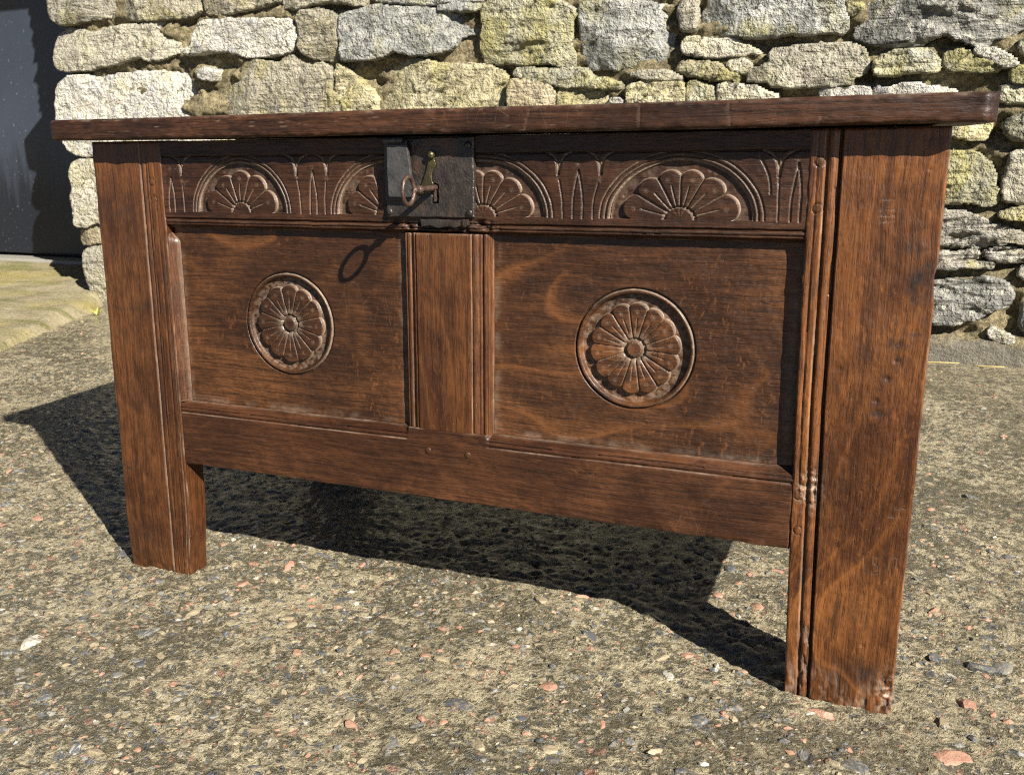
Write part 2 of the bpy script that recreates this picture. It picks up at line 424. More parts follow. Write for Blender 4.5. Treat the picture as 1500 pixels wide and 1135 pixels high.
grav2 = t.ramp(sep2.outputs['Green'], [(0.0, (0.066, 0.070, 0.074)), (0.4, (0.28, 0.155, 0.105)), (0.6, (0.24, 0.195, 0.125)), (0.82, (0.12, 0.115, 0.10))], 'CONSTANT')
gm2 = t.math('MULTIPLY', t.ramp(sep2.outputs['Red'], [(0.80, 0.0), (0.82, 1.0)]), t.ramp(vo2.outputs['Distance'], [(0.30, 0.85), (0.40, 0.0)]))
c = t.mix(gm2, c, grav2)
# green-brown algae and wet dirt in the low places
c = t.mix(t.ramp(t.noise(p, 2.4, 5, 0.65, 0.8), [(0.50, 0.0), (0.72, 0.55)]), c, (0.072, 0.060, 0.030))
c = t.mix(t.ramp(n_crumb, [(0.34, 0.7), (0.44, 0.0)]), c, (0.042, 0.035, 0.021))
h = t.math('ADD', t.math('MULTIPLY', n_mid, 0.8), t.math('MULTIPLY', n_crumb, 1.1))
nb = t.bump(t.math('ADD', h, t.math('MULTIPLY', n_fine, 0.35)), 0.9, 0.011)
t.set(t.b.inputs['Coat Weight'], t.ramp(cm, [(0.58, 0.72), (0.72, 0.12)])); t.set(t.b.inputs['Coat Roughness'], 0.16); t.set(t.b.inputs['Coat IOR'], 1.40)
GROUND = t.fin(c, t.ramp(n_mid, [(0.35, 0.24), (0.65, 0.52)]), nb, 0, 0.45)

def peb_mat(name, c1, c2, vein=0.0):
    t = NT(name); off = t.mapv(t.oinfo('Location'), scale=(9, 7, 3)); p = t.add3(t.pos(), off)
    a = t.noise(p, 60, 4, 0.65)
    c = t.mix(a, c1, c2)
    c = t.mix(t.ramp(t.noise(p, 130, 4, 0.7), [(0.50, 0.0), (0.62, 0.85)]), c, (0.21, 0.172, 0.108))
    if vein:
        c = t.mix(t.ramp(t.noise(t.mapv(p, scale=(90, 12, 20), rot=(0, 0, 0.7)), 1.0, 2), [(0.62, 0.0), (0.66, vein)]), c, (0.36, 0.36, 0.35))
    return t.fin(c, 0.55, t.bump(t.noise(p, 180, 4, 0.65), 0.5, 0.004), 0, 0.4)
PEB = [peb_mat('pebble_slate', (0.045, 0.050, 0.055), (0.105, 0.110, 0.114), 0.6), peb_mat('pebble_pink', (0.27, 0.125, 0.082), (0.38, 0.22, 0.155)),
       peb_mat('pebble_tan', (0.20, 0.158, 0.098), (0.30, 0.250, 0.165)), peb_mat('pebble_white', (0.30, 0.28, 0.23), (0.42, 0.40, 0.35)), peb_mat('pebble_grey', (0.115, 0.115, 0.105), (0.20, 0.195, 0.175))]

# ------------------------------------------------------------------ ground: one sheet, finely worked where it is near
def axis(lo, hi, fine0, fine1, step, grow=1.18, cap=8.0):
    a = list(np.arange(fine0, fine1 + 1e-9, step))
    s = step; x = fine1
    while x < hi: s = min(s * grow, cap); x += s; a.append(x)
    s = step; x = fine0
    while x > lo: s = min(s * grow, cap); x -= s; a.insert(0, x)
    return np.array(a)

def ground_h(x, y):
    near = np.exp(-np.clip(np.hypot(x - 0.4, y - 0.3) - 3.0, 0, None) / 3.0)
    h = 0.0060 * fbm(x * 3.2, y * 3.2, 3, 1) + 0.0050 * fbm(x * 22, y * 22, 3, 2) + 0.0034 * fbm(x * 70, y * 70, 3, 4)
    pits = np.clip(pn(x * 34, y * 34, 8) - 0.28, 0, 1)
    return (h - 0.012 * pits) * near - 0.002

gx = axis(-90, 90, -1.5, 2.15, 0.0052); gy = axis(-60, 120, -0.72, 1.15, 0.0052, 1.035)
X, Y = np.meshgrid(gx, gy)
Zg = ground_h(X, Y)
V = np.stack([X, Y, Zg], -1).reshape(-1, 3)
idx = np.arange(X.size).reshape(X.shape)
q = np.stack([idx[:-1, :-1], idx[:-1, 1:], idx[1:, 1:], idx[1:, :-1]], -1).reshape(-1, 4)
ground = link_mesh('ground', raw_mesh('ground', V, [q]), GROUND)
tag(ground, 'worn concrete yard with exposed pebbles and dirt under the chest', None, None, 'structure')

def ico(sub):
    import bmesh
    bm = bmesh.new(); bmesh.ops.create_icosphere(bm, subdivisions=sub, radius=1)
    v = np.array([w.co[:] for w in bm.verts]); f = np.array([[w.index for w in g.verts] for g in bm.faces]); bm.free()
    return v, f
IV, IF = ico(2)
rs = np.random.RandomState(5)
def peb_shape(jit):
    v = IV.copy()
    pl = rs.randn(7, 3); pl /= np.linalg.norm(pl, axis=1)[:, None]
    for n in pl:
        dcut = rs.uniform(0.45, 0.85); k = v @ n; m = k > dcut
        v[m] -= np.outer(k[m] - dcut, n) * 0.9
    return v + rs.randn(*v.shape) * jit
shapes = [peb_shape(0.03) for _ in range(10)]
LEG_BOX = [(-0.03, 0.16, -0.02, 0.09), (1.08, 1.28, -0.02, 0.09), (-0.03, 0.18, 0.58, 0.68), (1.08, 1.28, 0.58, 0.68)]
def seen(x, y):
    return y > -0.60 + 0.429 * (x - 0.285) and x > 0.285 - (y + 0.59) * 1.09 and x < 1.42 + (y + 0.1) * 0.05
def free_spot(x, y):
    return not any(a < x < b and c < y < d for a, b, c, d in LEG_BOX)
big = []
# the largest stones set in the concrete, each an object of its own (x, y, half length, colour, turn)
hand = [(1.02, -0.115, 0.020, 0, 0.5), (0.745, -0.02, 0.013, 1, 0.9), (0.70, -0.03, 0.010, 2, 0.2), (1.315, -0.075, 0.026, 1, 0.3), (1.42, -0.06, 0.024, 0, 1.3), (1.345, 0.06, 0.020, 1, 2.1),
        (1.375, 0.175, 0.030, 0, 0.1), (0.43, 0.02, 0.021, 0, 0.2), (0.62, -0.30, 0.015, 1, 2.6), (0.30, 0.06, 0.014, 0, 0.4), (0.945, 0.42, 0.022, 0, 2.7), (1.05, 0.25, 0.018, 1, 2.4)]
for hx, hy, hs, hc, ha in hand: big.append((hx, hy, hs, hc, ha))
while len(big) < 298:
    x = rs.uniform(-0.75, 1.6); y = rs.uniform(-0.62, 0.95)
    if free_spot(x, y) and seen(x, y) and not (0.1 < x < 0.85 and 0.2 < y):
        big.append((x, y, rs.uniform(0.0085, 0.019) * (1 + 0.4 * (rs.rand() > 0.88)), rs.choice(5, p=[0.42, 0.18, 0.22, 0.03, 0.15]), rs.uniform(0, 3.14)))
pm_cache = {}
for i, (x, y, s, c, a) in enumerate(big):
    k = (i % 10, int(c))
    if k not in pm_cache:
        me = raw_mesh('pebble', shapes[i % 10], [IF], False); me.materials.append(PEB[c]); pm_cache[k] = me
    o = bpy.data.objects.new('pebble', pm_cache[k]); COL.objects.link(o); o.parent = ground
    o.scale = (s * rs.uniform(0.9, 1.2), s * rs.uniform(0.5, 0.8), s * rs.uniform(0.26, 0.40))
    o.location = (x, y, float(ground_h(np.array([x]), np.array([y]))[0]) - s * 0.13)
    o.rotation_euler = (rs.uniform(-0.2, 0.2), rs.uniform(-0.2, 0.2), a)
IV1, IF1 = ico(1)
def scatter(n, xr, yr, smin, smax, name):
    per = [[] for _ in PEB]
    xs = rs.uniform(*xr, n); ys = rs.uniform(*yr, n)
    dens = fbm(xs * 5, ys * 5, 2, 6)
    hz = ground_h(xs, ys)
    VV = []; FF = []; MI = []; k = 0
    for i in range(n):
        if dens[i] < -0.25 + 0.3 * rs.rand() - 0.15 or not free_spot(xs[i], ys[i]) or not (seen(xs[i], ys[i]) or i % 5 == 0): continue
        s = smin + (smax - smin) * rs.rand() ** 2.2
        v = IV1 * (1 + rs.randn(len(IV1), 1) * 0.16) * np.array([s * rs.uniform(0.8, 1.3), s * rs.uniform(0.55, 0.9), s * rs.uniform(0.35, 0.6)])
        a = rs.uniform(0, 6.28); ca, sa = math.cos(a), math.sin(a)
        v = np.stack([v[:, 0] * ca - v[:, 1] * sa + xs[i], v[:, 0] * sa + v[:, 1] * ca + ys[i], v[:, 2] + hz[i] - 0.22 * s], -1)
        VV.append(v); FF.append(IF1 + k); k += len(v)
        MI.append(np.full(len(IF1), rs.choice(5, p=[0.38, 0.17, 0.27, 0.03, 0.15])))
    me = raw_mesh(name, np.concatenate(VV), [np.concatenate(FF)], False)
    for m in PEB: me.materials.append(m)
    me.polygons.foreach_set('material_index', np.concatenate(MI).astype(np.int32)); me.update()
    o = link_mesh(name, me, None, ground); o['kind'] = 'stuff'
    return o
scatter(13000, (-0.9, 1.95), (-0.64, 0.75), 0.0025, 0.0085, 'fine_gravel')
scatter(3200, (-2.4, 2.2), (0.75, 2.7), 0.004, 0.010, 'far_gravel')

# ------------------------------------------------------------------ stone wall
WY = 2.32
STONES = """A -2.338,1.449 -2.343,1.365 -2.345,1.322 -2.334,1.284 -2.282,1.257 -2.185,1.260 -2.086,1.271 -2.009,1.275 -1.989,1.313 -1.979,1.422
B -1.964,1.421 -1.976,1.326 -1.976,1.293 -1.952,1.272 -1.897,1.257 -1.787,1.245 -1.660,1.245 -1.571,1.248 -1.516,1.277 -1.503,1.387
B -1.489,1.386 -1.499,1.270 -1.484,1.253 -1.415,1.246 -1.347,1.250 -1.273,1.258 -1.197,1.266 -1.134,1.275 -1.132,1.359
P -1.110,1.357 -1.119,1.266 -1.101,1.252 -1.047,1.246 -0.974,1.257 -0.902,1.262 -0.835,1.255 -0.776,1.239 -0.737,1.241 -0.730,1.329
P -2.343,1.194 -2.327,1.220 -2.288,1.238 -2.240,1.241 -2.125,1.214 -2.074,1.214 -1.968,1.231 -1.822,1.233 -1.745,1.234 -1.666,1.230 -1.618,1.208 -1.623,1.121 -1.678,1.104 -1.754,1.080 -1.819,1.089 -1.851,1.104 -1.956,1.083 -2.038,1.070 -2.145,1.060 -2.265,1.056 -2.316,1.070 -2.338,1.089 -2.346,1.148
W -1.613,1.107 -1.568,1.129 -1.553,1.182 -1.514,1.221 -1.452,1.225 -1.316,1.222 -1.184,1.214 -1.072,1.202 -1.055,1.162 -1.060,1.124 -1.078,1.091 -1.128,1.081 -1.210,1.074 -1.254,1.068 -1.327,1.082 -1.376,1.101 -1.427,1.108 -1.486,1.103 -1.532,1.097 -1.586,1.094
B -1.045,1.221 -1.025,1.232 -0.956,1.235 -0.895,1.226 -0.868,1.210 -0.866,1.126 -0.866,1.053 -0.888,1.036 -0.947,1.049 -0.997,1.059 -1.037,1.084 -1.043,1.149
G -0.850,1.206 -0.782,1.222 -0.707,1.232 -0.687,1.233 -0.594,1.222 -0.499,1.213 -0.438,1.205 -0.418,1.191 -0.355,1.180 -0.289,1.179 -0.268,1.125 -0.276,1.109 -0.314,1.111 -0.350,1.099 -0.364,1.071 -0.412,1.054 -0.477,1.042 -0.561,1.051 -0.610,1.066 -0.663,1.048 -0.720,1.038 -0.790,1.039 -0.851,1.044 -0.853,1.138
G -0.432,1.209 -0.390,1.221 -0.335,1.217 -0.259,1.205 -0.257,1.193 -0.314,1.192 -0.382,1.194 -0.429,1.199
G -0.699,1.290 -0.701,1.251 -0.599,1.237 -0.513,1.224 -0.451,1.222 -0.374,1.227 -0.270,1.229 -0.270,1.259
L -0.254,1.183 -0.241,1.211 -0.206,1.232 -0.106,1.232 -0.029,1.208 0.042,1.199 0.073,1.183 0.103,1.163 0.101,1.150 0.088,1.137 0.092,1.091 0.087,1.059 0.095,1.029 0.094,0.976 0.051,0.980 0.012,0.991 -0.022,0.995 -0.079,0.990 -0.110,0.996 -0.171,0.999 -0.247,1.005 -0.260,1.046 -0.263,1.082 -0.252,1.129
G 0.115,1.180 0.171,1.190 0.237,1.186 0.301,1.188 0.356,1.178 0.445,1.152 0.454,1.104 0.440,1.030 0.434,0.957 0.363,0.964 0.284,0.963 0.223,0.963 0.149,0.971 0.128,1.007 0.130,1.045 0.122,1.085
P 0.456,1.158 0.469,1.170 0.518,1.179 0.525,1.143 0.526,1.076 0.480,1.078 0.472,1.103
G 0.554,1.222 0.556,1.147 0.543,1.133 0.537,1.073 0.581,1.053 0.618,1.055 0.667,1.048 0.707,1.040 0.761,1.041 0.814,1.049 0.877,1.043 0.939,1.046 0.994,1.043 1.001,1.077 0.987,1.109 0.974,1.191
L 0.989,1.133 1.014,1.125 1.041,1.129 1.039,1.111 1.016,1.097 1.006,1.093
D 1.023,1.060 1.018,1.070 1.040,1.095 1.062,1.138 1.088,1.182 1.524,1.150 1.536,1.045 1.494,1.025 1.469,1.010 1.443,1.002 1.415,1.010 1.408,0.988 1.381,0.980 1.352,0.993 1.318,1.005 1.284,1.021 1.257,1.014 1.220,0.998 1.192,0.987 1.124,0.993 1.083,1.001 1.053,1.013 1.021,1.027
P 0.479,1.034 0.495,1.051 0.552,1.050 0.619,1.042 0.663,1.038 0.678,1.020 0.709,1.010 0.742,0.991 0.677,0.990 0.622,0.986 0.555,0.989 0.492,1.001
Y 0.462,0.962 0.487,0.977 0.533,0.972 0.605,0.965 0.624,0.951 0.677,0.918 0.662,0.903 0.604,0.910 0.535,0.926 0.493,0.936 0.465,0.949
P 0.632,0.959 0.682,0.976 0.703,0.965 0.710,0.947 0.685,0.931 0.651,0.941
P 0.696,0.924 0.713,0.941 0.771,0.953 0.770,0.998 0.810,1.005 0.858,1.008 0.915,1.010 0.960,1.012 0.991,1.002 1.023,1.004 1.057,0.986 1.071,0.965 1.077,0.940 1.061,0.914 1.045,0.904 1.029,0.906 1.027,0.886 0.972,0.879 0.910,0.877 0.846,0.877 0.786,0.884 0.774,0.899 0.733,0.903 0.702,0.908
L 1.084,0.942 1.106,0.965 1.158,0.977 1.197,0.979 1.239,0.975 1.268,0.958 1.280,0.913 1.216,0.915 1.141,0.904 1.091,0.914
L 1.279,0.961 1.319,0.971 1.345,0.970 1.373,0.953 1.412,0.935 1.447,0.914 1.433,0.904 1.372,0.907 1.299,0.912
W 1.362,0.969 1.391,0.972 1.428,0.972 1.451,0.961 1.481,0.934 1.484,0.922 1.461,0.915 1.436,0.928 1.403,0.945 1.378,0.958
P 1.488,0.971 1.490,0.994 1.541,0.997 1.547,0.948 1.498,0.955
L 1.468,0.905 1.506,0.919 1.551,0.913 1.556,0.868 1.475,0.873
Y 0.293,0.899 0.324,0.909 0.372,0.914 0.431,0.905 0.490,0.905 0.496,0.876 0.501,0.801 0.296,0.806
L 0.504,0.903 0.536,0.904 0.593,0.893 0.600,0.839 0.601,0.790 0.506,0.792
P 0.604,0.894 0.627,0.900 0.671,0.894 0.727,0.884 0.765,0.869 0.801,0.855 0.809,0.785 0.610,0.790
P 0.299,0.942 0.357,0.951 0.437,0.948 0.487,0.923 0.464,0.917 0.365,0.921
W 0.932,0.861 0.956,0.873 0.997,0.876 1.038,0.875 1.084,0.875 1.092,0.799 0.936,0.804
W 1.094,0.871 1.134,0.869 1.183,0.880 1.222,0.874 1.262,0.863 1.329,0.858 1.339,0.793 1.100,0.799
L 1.449,0.858 1.467,0.865 1.512,0.864 1.557,0.858 1.562,0.815 1.482,0.809 1.452,0.814
Y -0.668,0.991 -0.626,1.014 -0.579,1.029 -0.489,1.025 -0.433,1.008 -0.349,1.002 -0.269,1.001 -0.223,0.992 -0.177,0.973 -0.150,0.941 -0.158,0.874 -0.163,0.788 -0.672,0.794 -0.681,0.877 -0.664,0.940
L -0.137,0.957 -0.113,0.980 -0.027,0.971 0.063,0.975 0.139,0.967 0.167,0.940 0.227,0.926 0.283,0.908 0.264,0.893 0.203,0.897 0.128,0.907 0.039,0.912 -0.013,0.926 -0.078,0.940
O -0.145,0.936 -0.078,0.936 -0.013,0.921 0.026,0.908 0.030,0.803 -0.147,0.808
Y 0.036,0.908 0.128,0.902 0.225,0.887 0.214,0.862 0.200,0.799 0.035,0.803
W 0.229,0.850 0.246,0.866 0.283,0.858 0.284,0.807 0.225,0.808
W -2.325,1.012 -2.248,1.035 -2.149,1.031 -2.071,1.022 -1.992,1.034 -1.824,1.041 -1.765,1.039 -1.613,1.038 -1.563,0.997 -1.542,0.955 -1.498,0.934 -1.513,0.682 -1.907,0.673 -2.223,0.685 -2.289,0.707 -2.316,0.750 -2.346,0.805 -2.346,0.866 -2.345,0.926
B -1.444,0.993 -1.390,1.056 -1.357,1.046 -1.261,1.063 -1.147,1.039 -1.083,1.068 -1.043,1.040 -0.980,1.024 -0.948,1.036 -0.905,1.021 -0.894,0.987 -0.900,0.928 -0.860,0.903 -0.844,0.842 -0.848,0.756 -1.421,0.765 -1.472,0.900
Y -0.884,1.000 -0.870,1.032 -0.825,1.000 -0.760,0.946 -0.719,0.919 -0.702,0.877 -0.700,0.769 -0.832,0.771 -0.838,0.855 -0.879,0.909
W -1.542,1.027 -1.503,1.039 -1.448,1.028 -1.450,1.004 -1.465,0.985 -1.507,0.990 -1.544,1.007
P -2.289,0.652 -2.233,0.670 -2.105,0.660 -2.070,0.621 -2.098,0.388 -2.180,0.386 -2.232,0.366 -2.287,0.362 -2.294,0.400 -2.312,0.516 -2.299,0.544 -2.304,0.600
O -2.289,0.346 -2.203,0.370 -2.108,0.375 -2.108,0.306 -2.277,0.277 -2.299,0.302
P -2.280,0.251 -2.215,0.275 -2.090,0.288 -2.098,-0.012 -2.164,-0.015 -2.265,0.051 -2.286,0.148
Y 1.202,0.776 1.435,0.762 1.440,0.734 1.430,0.707 1.401,0.704 1.343,0.715 1.207,0.717
L 1.470,0.749 1.487,0.763 1.522,0.776 1.567,0.775 1.575,0.705 1.530,0.700 1.503,0.700 1.480,0.721
L 1.231,0.670 1.338,0.669 1.405,0.664 1.424,0.656 1.445,0.631 1.464,0.596 1.463,0.569 1.478,0.552 1.481,0.527 1.473,0.513 1.450,0.502 1.411,0.512 1.363,0.512 1.246,0.508
P 1.486,0.569 1.497,0.614 1.500,0.662 1.515,0.667 1.578,0.671 1.597,0.508 1.533,0.509 1.495,0.519
Y 1.484,0.475 1.516,0.490 1.552,0.499 1.598,0.501 1.603,0.454 1.538,0.461 1.493,0.467
T 1.247,0.493 1.346,0.488 1.405,0.476 1.454,0.460 1.465,0.443 1.523,0.433 1.562,0.413 1.608,0.408 1.611,0.387 1.527,0.391 1.454,0.372 1.377,0.372 1.327,0.384 1.256,0.395
T 1.459,0.357 1.483,0.367 1.520,0.374 1.568,0.361 1.615,0.349 1.618,0.328 1.553,0.326 1.505,0.333 1.461,0.340
T 1.260,0.347 1.339,0.352 1.389,0.349 1.432,0.361 1.448,0.353 1.442,0.340 1.400,0.332 1.332,0.329 1.262,0.327
T 1.263,0.320 1.352,0.323 1.420,0.328 1.488,0.319 1.492,0.311 1.422,0.308 1.344,0.303 1.265,0.301
D 1.269,0.252 1.344,0.261 1.426,0.265 1.483,0.274 1.532,0.263 1.553,0.227 1.545,0.194 1.494,0.174 1.457,0.150 1.401,0.126 1.352,0.121 1.280,0.128
T 1.493,0.103 1.509,0.117 1.540,0.099 1.576,0.079 1.572,0.068 1.533,0.074 1.499,0.085
P 1.556,0.300 1.573,0.312 1.619,0.316 1.624,0.273 1.577,0.280"""
wall = empty('stone_wall', (0, WY, 0))
tag(wall, 'rubble stone wall of lichened blocks with sandy joints behind the chest', 'wall')

def chaikin(P, n=1):
    for _ in range(n):
        Q = np.roll(P, -1, 0)
        P = np.stack([0.86 * P + 0.14 * Q, 0.14 * P + 0.86 * Q], 1).reshape(-1, 2)
    return P

def grow(P, d):
    T = np.roll(P, -1, 0) - np.roll(P, 1, 0); T /= np.linalg.norm(T, axis=1)[:, None] + 1e-9
    area = 0.5 * np.sum(P[:, 0] * np.roll(P[:, 1], -1) - np.roll(P[:, 0], -1) * P[:, 1])
    return P + d * (1 if area > 0 else -1) * np.stack([T[:, 1], -T[:, 0]], -1)

def nearest(P, X, Z):
    A = P; B = np.roll(P, -1, 0); D = B - A; L = (D ** 2).sum(1) + 1e-12
    px = X.ravel()[:, None]; pz = Z.ravel()[:, None]
    tt = np.clip(((px - A[:, 0]) * D[:, 0] + (pz - A[:, 1]) * D[:, 1]) / L, 0, 1)
    cx = A[:, 0] + tt * D[:, 0]; cz = A[:, 1] + tt * D[:, 1]
    dd = (px - cx) ** 2 + (pz - cz) ** 2
    k = dd.argmin(1); r = np.arange(len(k))
    cond = ((A[:, 1] > pz) != (B[:, 1] > pz)) & (px < (B[:, 0] - A[:, 0]) * (pz - A[:, 1]) / (B[:, 1] - A[:, 1] + 1e-15) + A[:, 0])
    ins = (cond.sum(1) % 2) == 1
    return ins.reshape(X.shape), np.sqrt(dd[r, k]).reshape(X.shape), cx[r, k].reshape(X.shape), cz[r, k].reshape(X.shape)

def make_stone(P, kind, seed, res=0.006, back=0.11, origin_y=WY, out=None):
    P = chaikin(np.array(P), 2)
    P = grow(P, 0.0085)
    # ragged outline
    seg = np.roll(P, -1, 0) - P; n = np.maximum(1, (np.hypot(seg[:, 0], seg[:, 1]) / 0.012).astype(int))
    P = np.concatenate([p0 + s[None] * (np.arange(k) / k)[:, None] for p0, s, k in zip(P, seg, n)])
    P = P + np.stack([fbm(P[:, 0] * 30, P[:, 1] * 30, 3, seed % 13), fbm(P[:, 0] * 30, P[:, 1] * 30, 3, seed % 11 + 20)], -1) * 0.007
    lo = P.min(0) - 2 * res; hi = P.max(0) + 2 * res
    xs = np.arange(lo[0], hi[0] + res, res); zs = np.arange(lo[1], hi[1] + res, res)
    X, Z = np.meshgrid(xs, zs)
    ins, dist, CX, CZ = nearest(P, X, Z)
    size = min(hi - lo)
    r = min(0.013, 0.18 * size) * (1 + 0.7 * fbm(X * 14, Z * 14, 2, seed % 19))
    e = np.clip(dist / r, 0, 1)
    edge = -(1 - np.sqrt(np.clip(1 - (1 - e) ** 2, 0, 1))) * r * 1.1
    ang, amp = STRI[kind]
    rg = np.random.RandomState(seed)
    ang += rg.uniform(-0.12, 0.12)
    u = X * math.cos(ang) + Z * math.sin(ang); v = -X * math.sin(ang) + Z * math.cos(ang)
    st = fbm(u * 7, v * 34, 4, seed % 17)
    # cleavage steps: quantised noise gives broken ledges
    led = fbm(u * 4, v * 14, 3, seed % 23 + 3); q = led * 5; fl = np.floor(q); fr = q - fl
    steps = (fl + sst(0.38, 0.62, fr)) / 5
    H = edge + amp * 1.5 * st + amp * 2.0 * steps + 0.012 * fbm(X * 6, Z * 6, 2, seed % 29) + 0.0035 * fbm(X * 55, Z * 55, 3, seed % 7)
    cxm, czm = P.mean(0)
    # broken facets: random sloping planes shear off parts of the face
    hx, hz = (hi - lo) / 2
    for _ in range(7):
        a = rg.uniform(0, 6.28); s = rg.uniform(0.10, 0.45); o = rg.uniform(0.10, 0.85)
        ext = abs(math.cos(a)) * hx + abs(math.sin(a)) * hz
        pl = -s * ((X - cxm) * math.cos(a) + (Z - czm) * math.sin(a) - o * ext) + 0.004 * fbm(X * 30, Z * 30, 3, seed % 31)
        H = np.minimum(H, pl + 0.010)
    H = H + rg.uniform(-0.06, 0.06) * (X - cxm) + rg.uniform(-0.08, 0.08) * (Z - czm)
    base = rg.uniform(-0.006, 0.016) if out is None else out
    Yv = -(H + base)
    Xo = np.where(ins, X, CX); Zo = np.where(ins, Z, CZ); Yo = np.where(ins, Yv, back)
    idx = np.arange(X.size).reshape(X.shape)
    keep = ins[:-1, :-1] | ins[:-1, 1:] | ins[1:, 1:] | ins[1:, :-1]
    q = np.stack([idx[:-1, :-1], idx[:-1, 1:], idx[1:, 1:], idx[1:, :-1]], -1)[keep]
    used, inv = np.unique(q, return_inverse=True)
    ctr = np.array([cxm, 0, czm])
    V = np.stack([Xo, Yo, Zo], -1).reshape(-1, 3)[used] - ctr
    me = raw_mesh('stone', V, [inv.reshape(-1, 4)], True)
    o = link_mesh('stone', me, SM[kind], wall)
    o.location = (cxm, 0, czm)
    return P

traced = []
sd = 100
for line in STONES.strip().splitlines():
    tk = line.split()
    P = [tuple(map(float, s.split(','))) for s in tk[1:]]
    sd += 1
    corner = min(p[0] for p in P) < -2.2
    traced.append(make_stone(P, tk[0], sd, 0.0058, 0.20 if corner else 0.11))
# the rest of the wall, beyond the picture and behind the chest: rough courses of the same stone
rg = np.random.RandomState(21)
def overlaps(x0, x1, z0, z1):
    gx_, gz_ = np.meshgrid(np.linspace(x0 - .008, x1 + .008, 9), np.linspace(z0 - .008, z1 + .008, 6))
    for P in traced:
        if P[:, 0].max() < x0 or P[:, 0].min() > x1 or P[:, 1].max() < z0 or P[:, 1].min() > z1: continue
        ins, dist, _, _ = nearest(P, gx_, gz_)
        if ins.any(): return True
        if ((P[:, 0] > x0) & (P[:, 0] < x1) & (P[:, 1] > z0) & (P[:, 1] < z1)).any(): return True
    return False
def fill(xa, xb, za, zb):
    z = za
    while z < zb - 0.03:
        hgt = min(rg.uniform(0.10, 0.21), zb - z)
        x = xa + rg.uniform(0.0, 0.05)
        while x < xb - 0.05:
            w = min(rg.uniform(0.20, 0.46), xb - x)
            a, b, c_, d = x + 0.010, x + w - 0.010, z + 0.010, z + hgt - 0.010
            while b - a > 0.07 and overlaps(a, b, c_, d):
                b -= 0.05
            if b - a > 0.07:
                j = lambda: rg.uniform(-0.012, 0.012)
                P = [(a + j(), c_ + j()), ((a + b) / 2, c_ + j()), (b + j(), c_ + j()), (b + j(), (c_ + d) / 2 + j()), (b + j(), d + j()), ((a + b) / 2 + j() * 3, d + j()), (a + j(), d + j()), (a + j(), (c_ + d) / 2 + j())]
                global sd
                sd += 1
                make_stone(P, rg.choice(list('PPBGLYWD')), sd, 0.012)
                x = x + (b - a) + 0.02
            else:
                x += 0.05
        z += hgt
fill(-2.20, 3.0, 0.11, 1.00)
fill(-2.20, 3.0, 1.17, 2.05)
fill(-5.0, -3.68, 0.02, 2.05)

def mortar_sheet(name, x0, x1, z0, z1, res, plinth):
    xs = np.arange(x0, x1 + res, res); zs = np.arange(z0, z1 + res, res)
    X, Z = np.meshgrid(xs, zs)
    d = 0.040 - 0.050 * np.clip(fbm(X * 6, Z * 11, 3, 31) + 0.02, -1, 1) - 0.012 * fbm(X * 40, Z * 40, 4, 33)
    d = np.clip(d, 0.006, 0.075)
    if plinth:
        k = sst(0.105, 0.055, Z + 0.03 * fbm(X * 8, Z * 8, 2, 40)) * sst(-0.5, 0.2, X)
        d = d * (1 - k) + (-0.012 - 0.006 * fbm(X * 25, Z * 25, 4, 41)) * k
    d[:, 0] += 0.03; d[:, -1] += 0.03
    V = np.stack([X, d, Z], -1).reshape(-1, 3)
    idx = np.arange(X.size).reshape(X.shape)
    q = np.stack([idx[:-1, :-1], idx[:-1, 1:], idx[1:, 1:], idx[1:, :-1]], -1).reshape(-1, 4)
    loop = np.concatenate([idx[0, :-1], idx[:-1, -1], idx[-1, :0:-1], idx[:0:-1, 0]])
    n0 = len(V); m = len(loop); fr = V[loop].copy(); bk = fr.copy(); bk[:, 1] = 0.62
    a = n0 + np.arange(m); b = np.roll(a, -1)
    me = raw_mesh(name, np.concatenate([V, fr, bk]), [q, np.stack([a, a + m, b + m, b], -1)], [True, False])
    return link_mesh(name, me, MORTAR, wall)
mortar_sheet('mortar', -2.265, 3.1, -0.03, 2.1, 0.010, True)
mortar_sheet('mortar', -5.1, -3.65, -0.03, 2.1, 0.03, False)

# ------------------------------------------------------------------ door in the deep opening
t = NT('black_door_paint'); p = t.pos()
dr = t.noise(t.mapv(p, scale=(30, 30, 3.5)), 1.0, 4, 0.6, 0.3)
z = t.n.new('ShaderNodeSeparateXYZ'); t.t.links.new(p, z.inputs[0])
film = t.math('MULTIPLY', t.ramp(t.math('ADD', z.outputs['Z'], t.math('MULTIPLY', dr, 0.55)), [(0.72, 0.15), (1.0, 1.0)]), t.ramp(t.noise(p, 3, 4, 0.6), [(0.25, 0.7), (0.7, 1.0)]))
c = t.mix(film, (0.005, 0.007, 0.011), (0.034, 0.043, 0.061))
spk = t.voro(p, 75)
sm_ = t.ramp(spk.outputs['Distance'], [(0.12, 1.0), (0.2, 0.0)])
c = t.mix(t.math('MULTIPLY', sm_, t.ramp(t.noise(p, 14, 3), [(0.45, 0.0), (0.6, 0.9)])), c, (0.012, 0.012, 0.014))
c = t.mix(t.ramp(t.noise(p, 60, 3, 0.6), [(0.66, 0.0), (0.74, 0.5)]), c, (0.28, 0.29, 0.30))
DOORP = t.fin(c, 0.42, t.bump(dr, 0.2, 0.004), 0, 0.4)
DY = 2.92
door = tag(empty('door', (-3.0, DY, 0.14)), 'black painted door set back in the opening left of the stone wall', 'door')
def to_local(o, par):
    o.parent = par; o.location = Vector(o.location) - par.location
    return o
def part(o): return to_local(o, door)
part(box('leaf', -3.60, -2.33, DY, DY + 0.045, 0.150, 1.95, DOORP, None, 0.004))
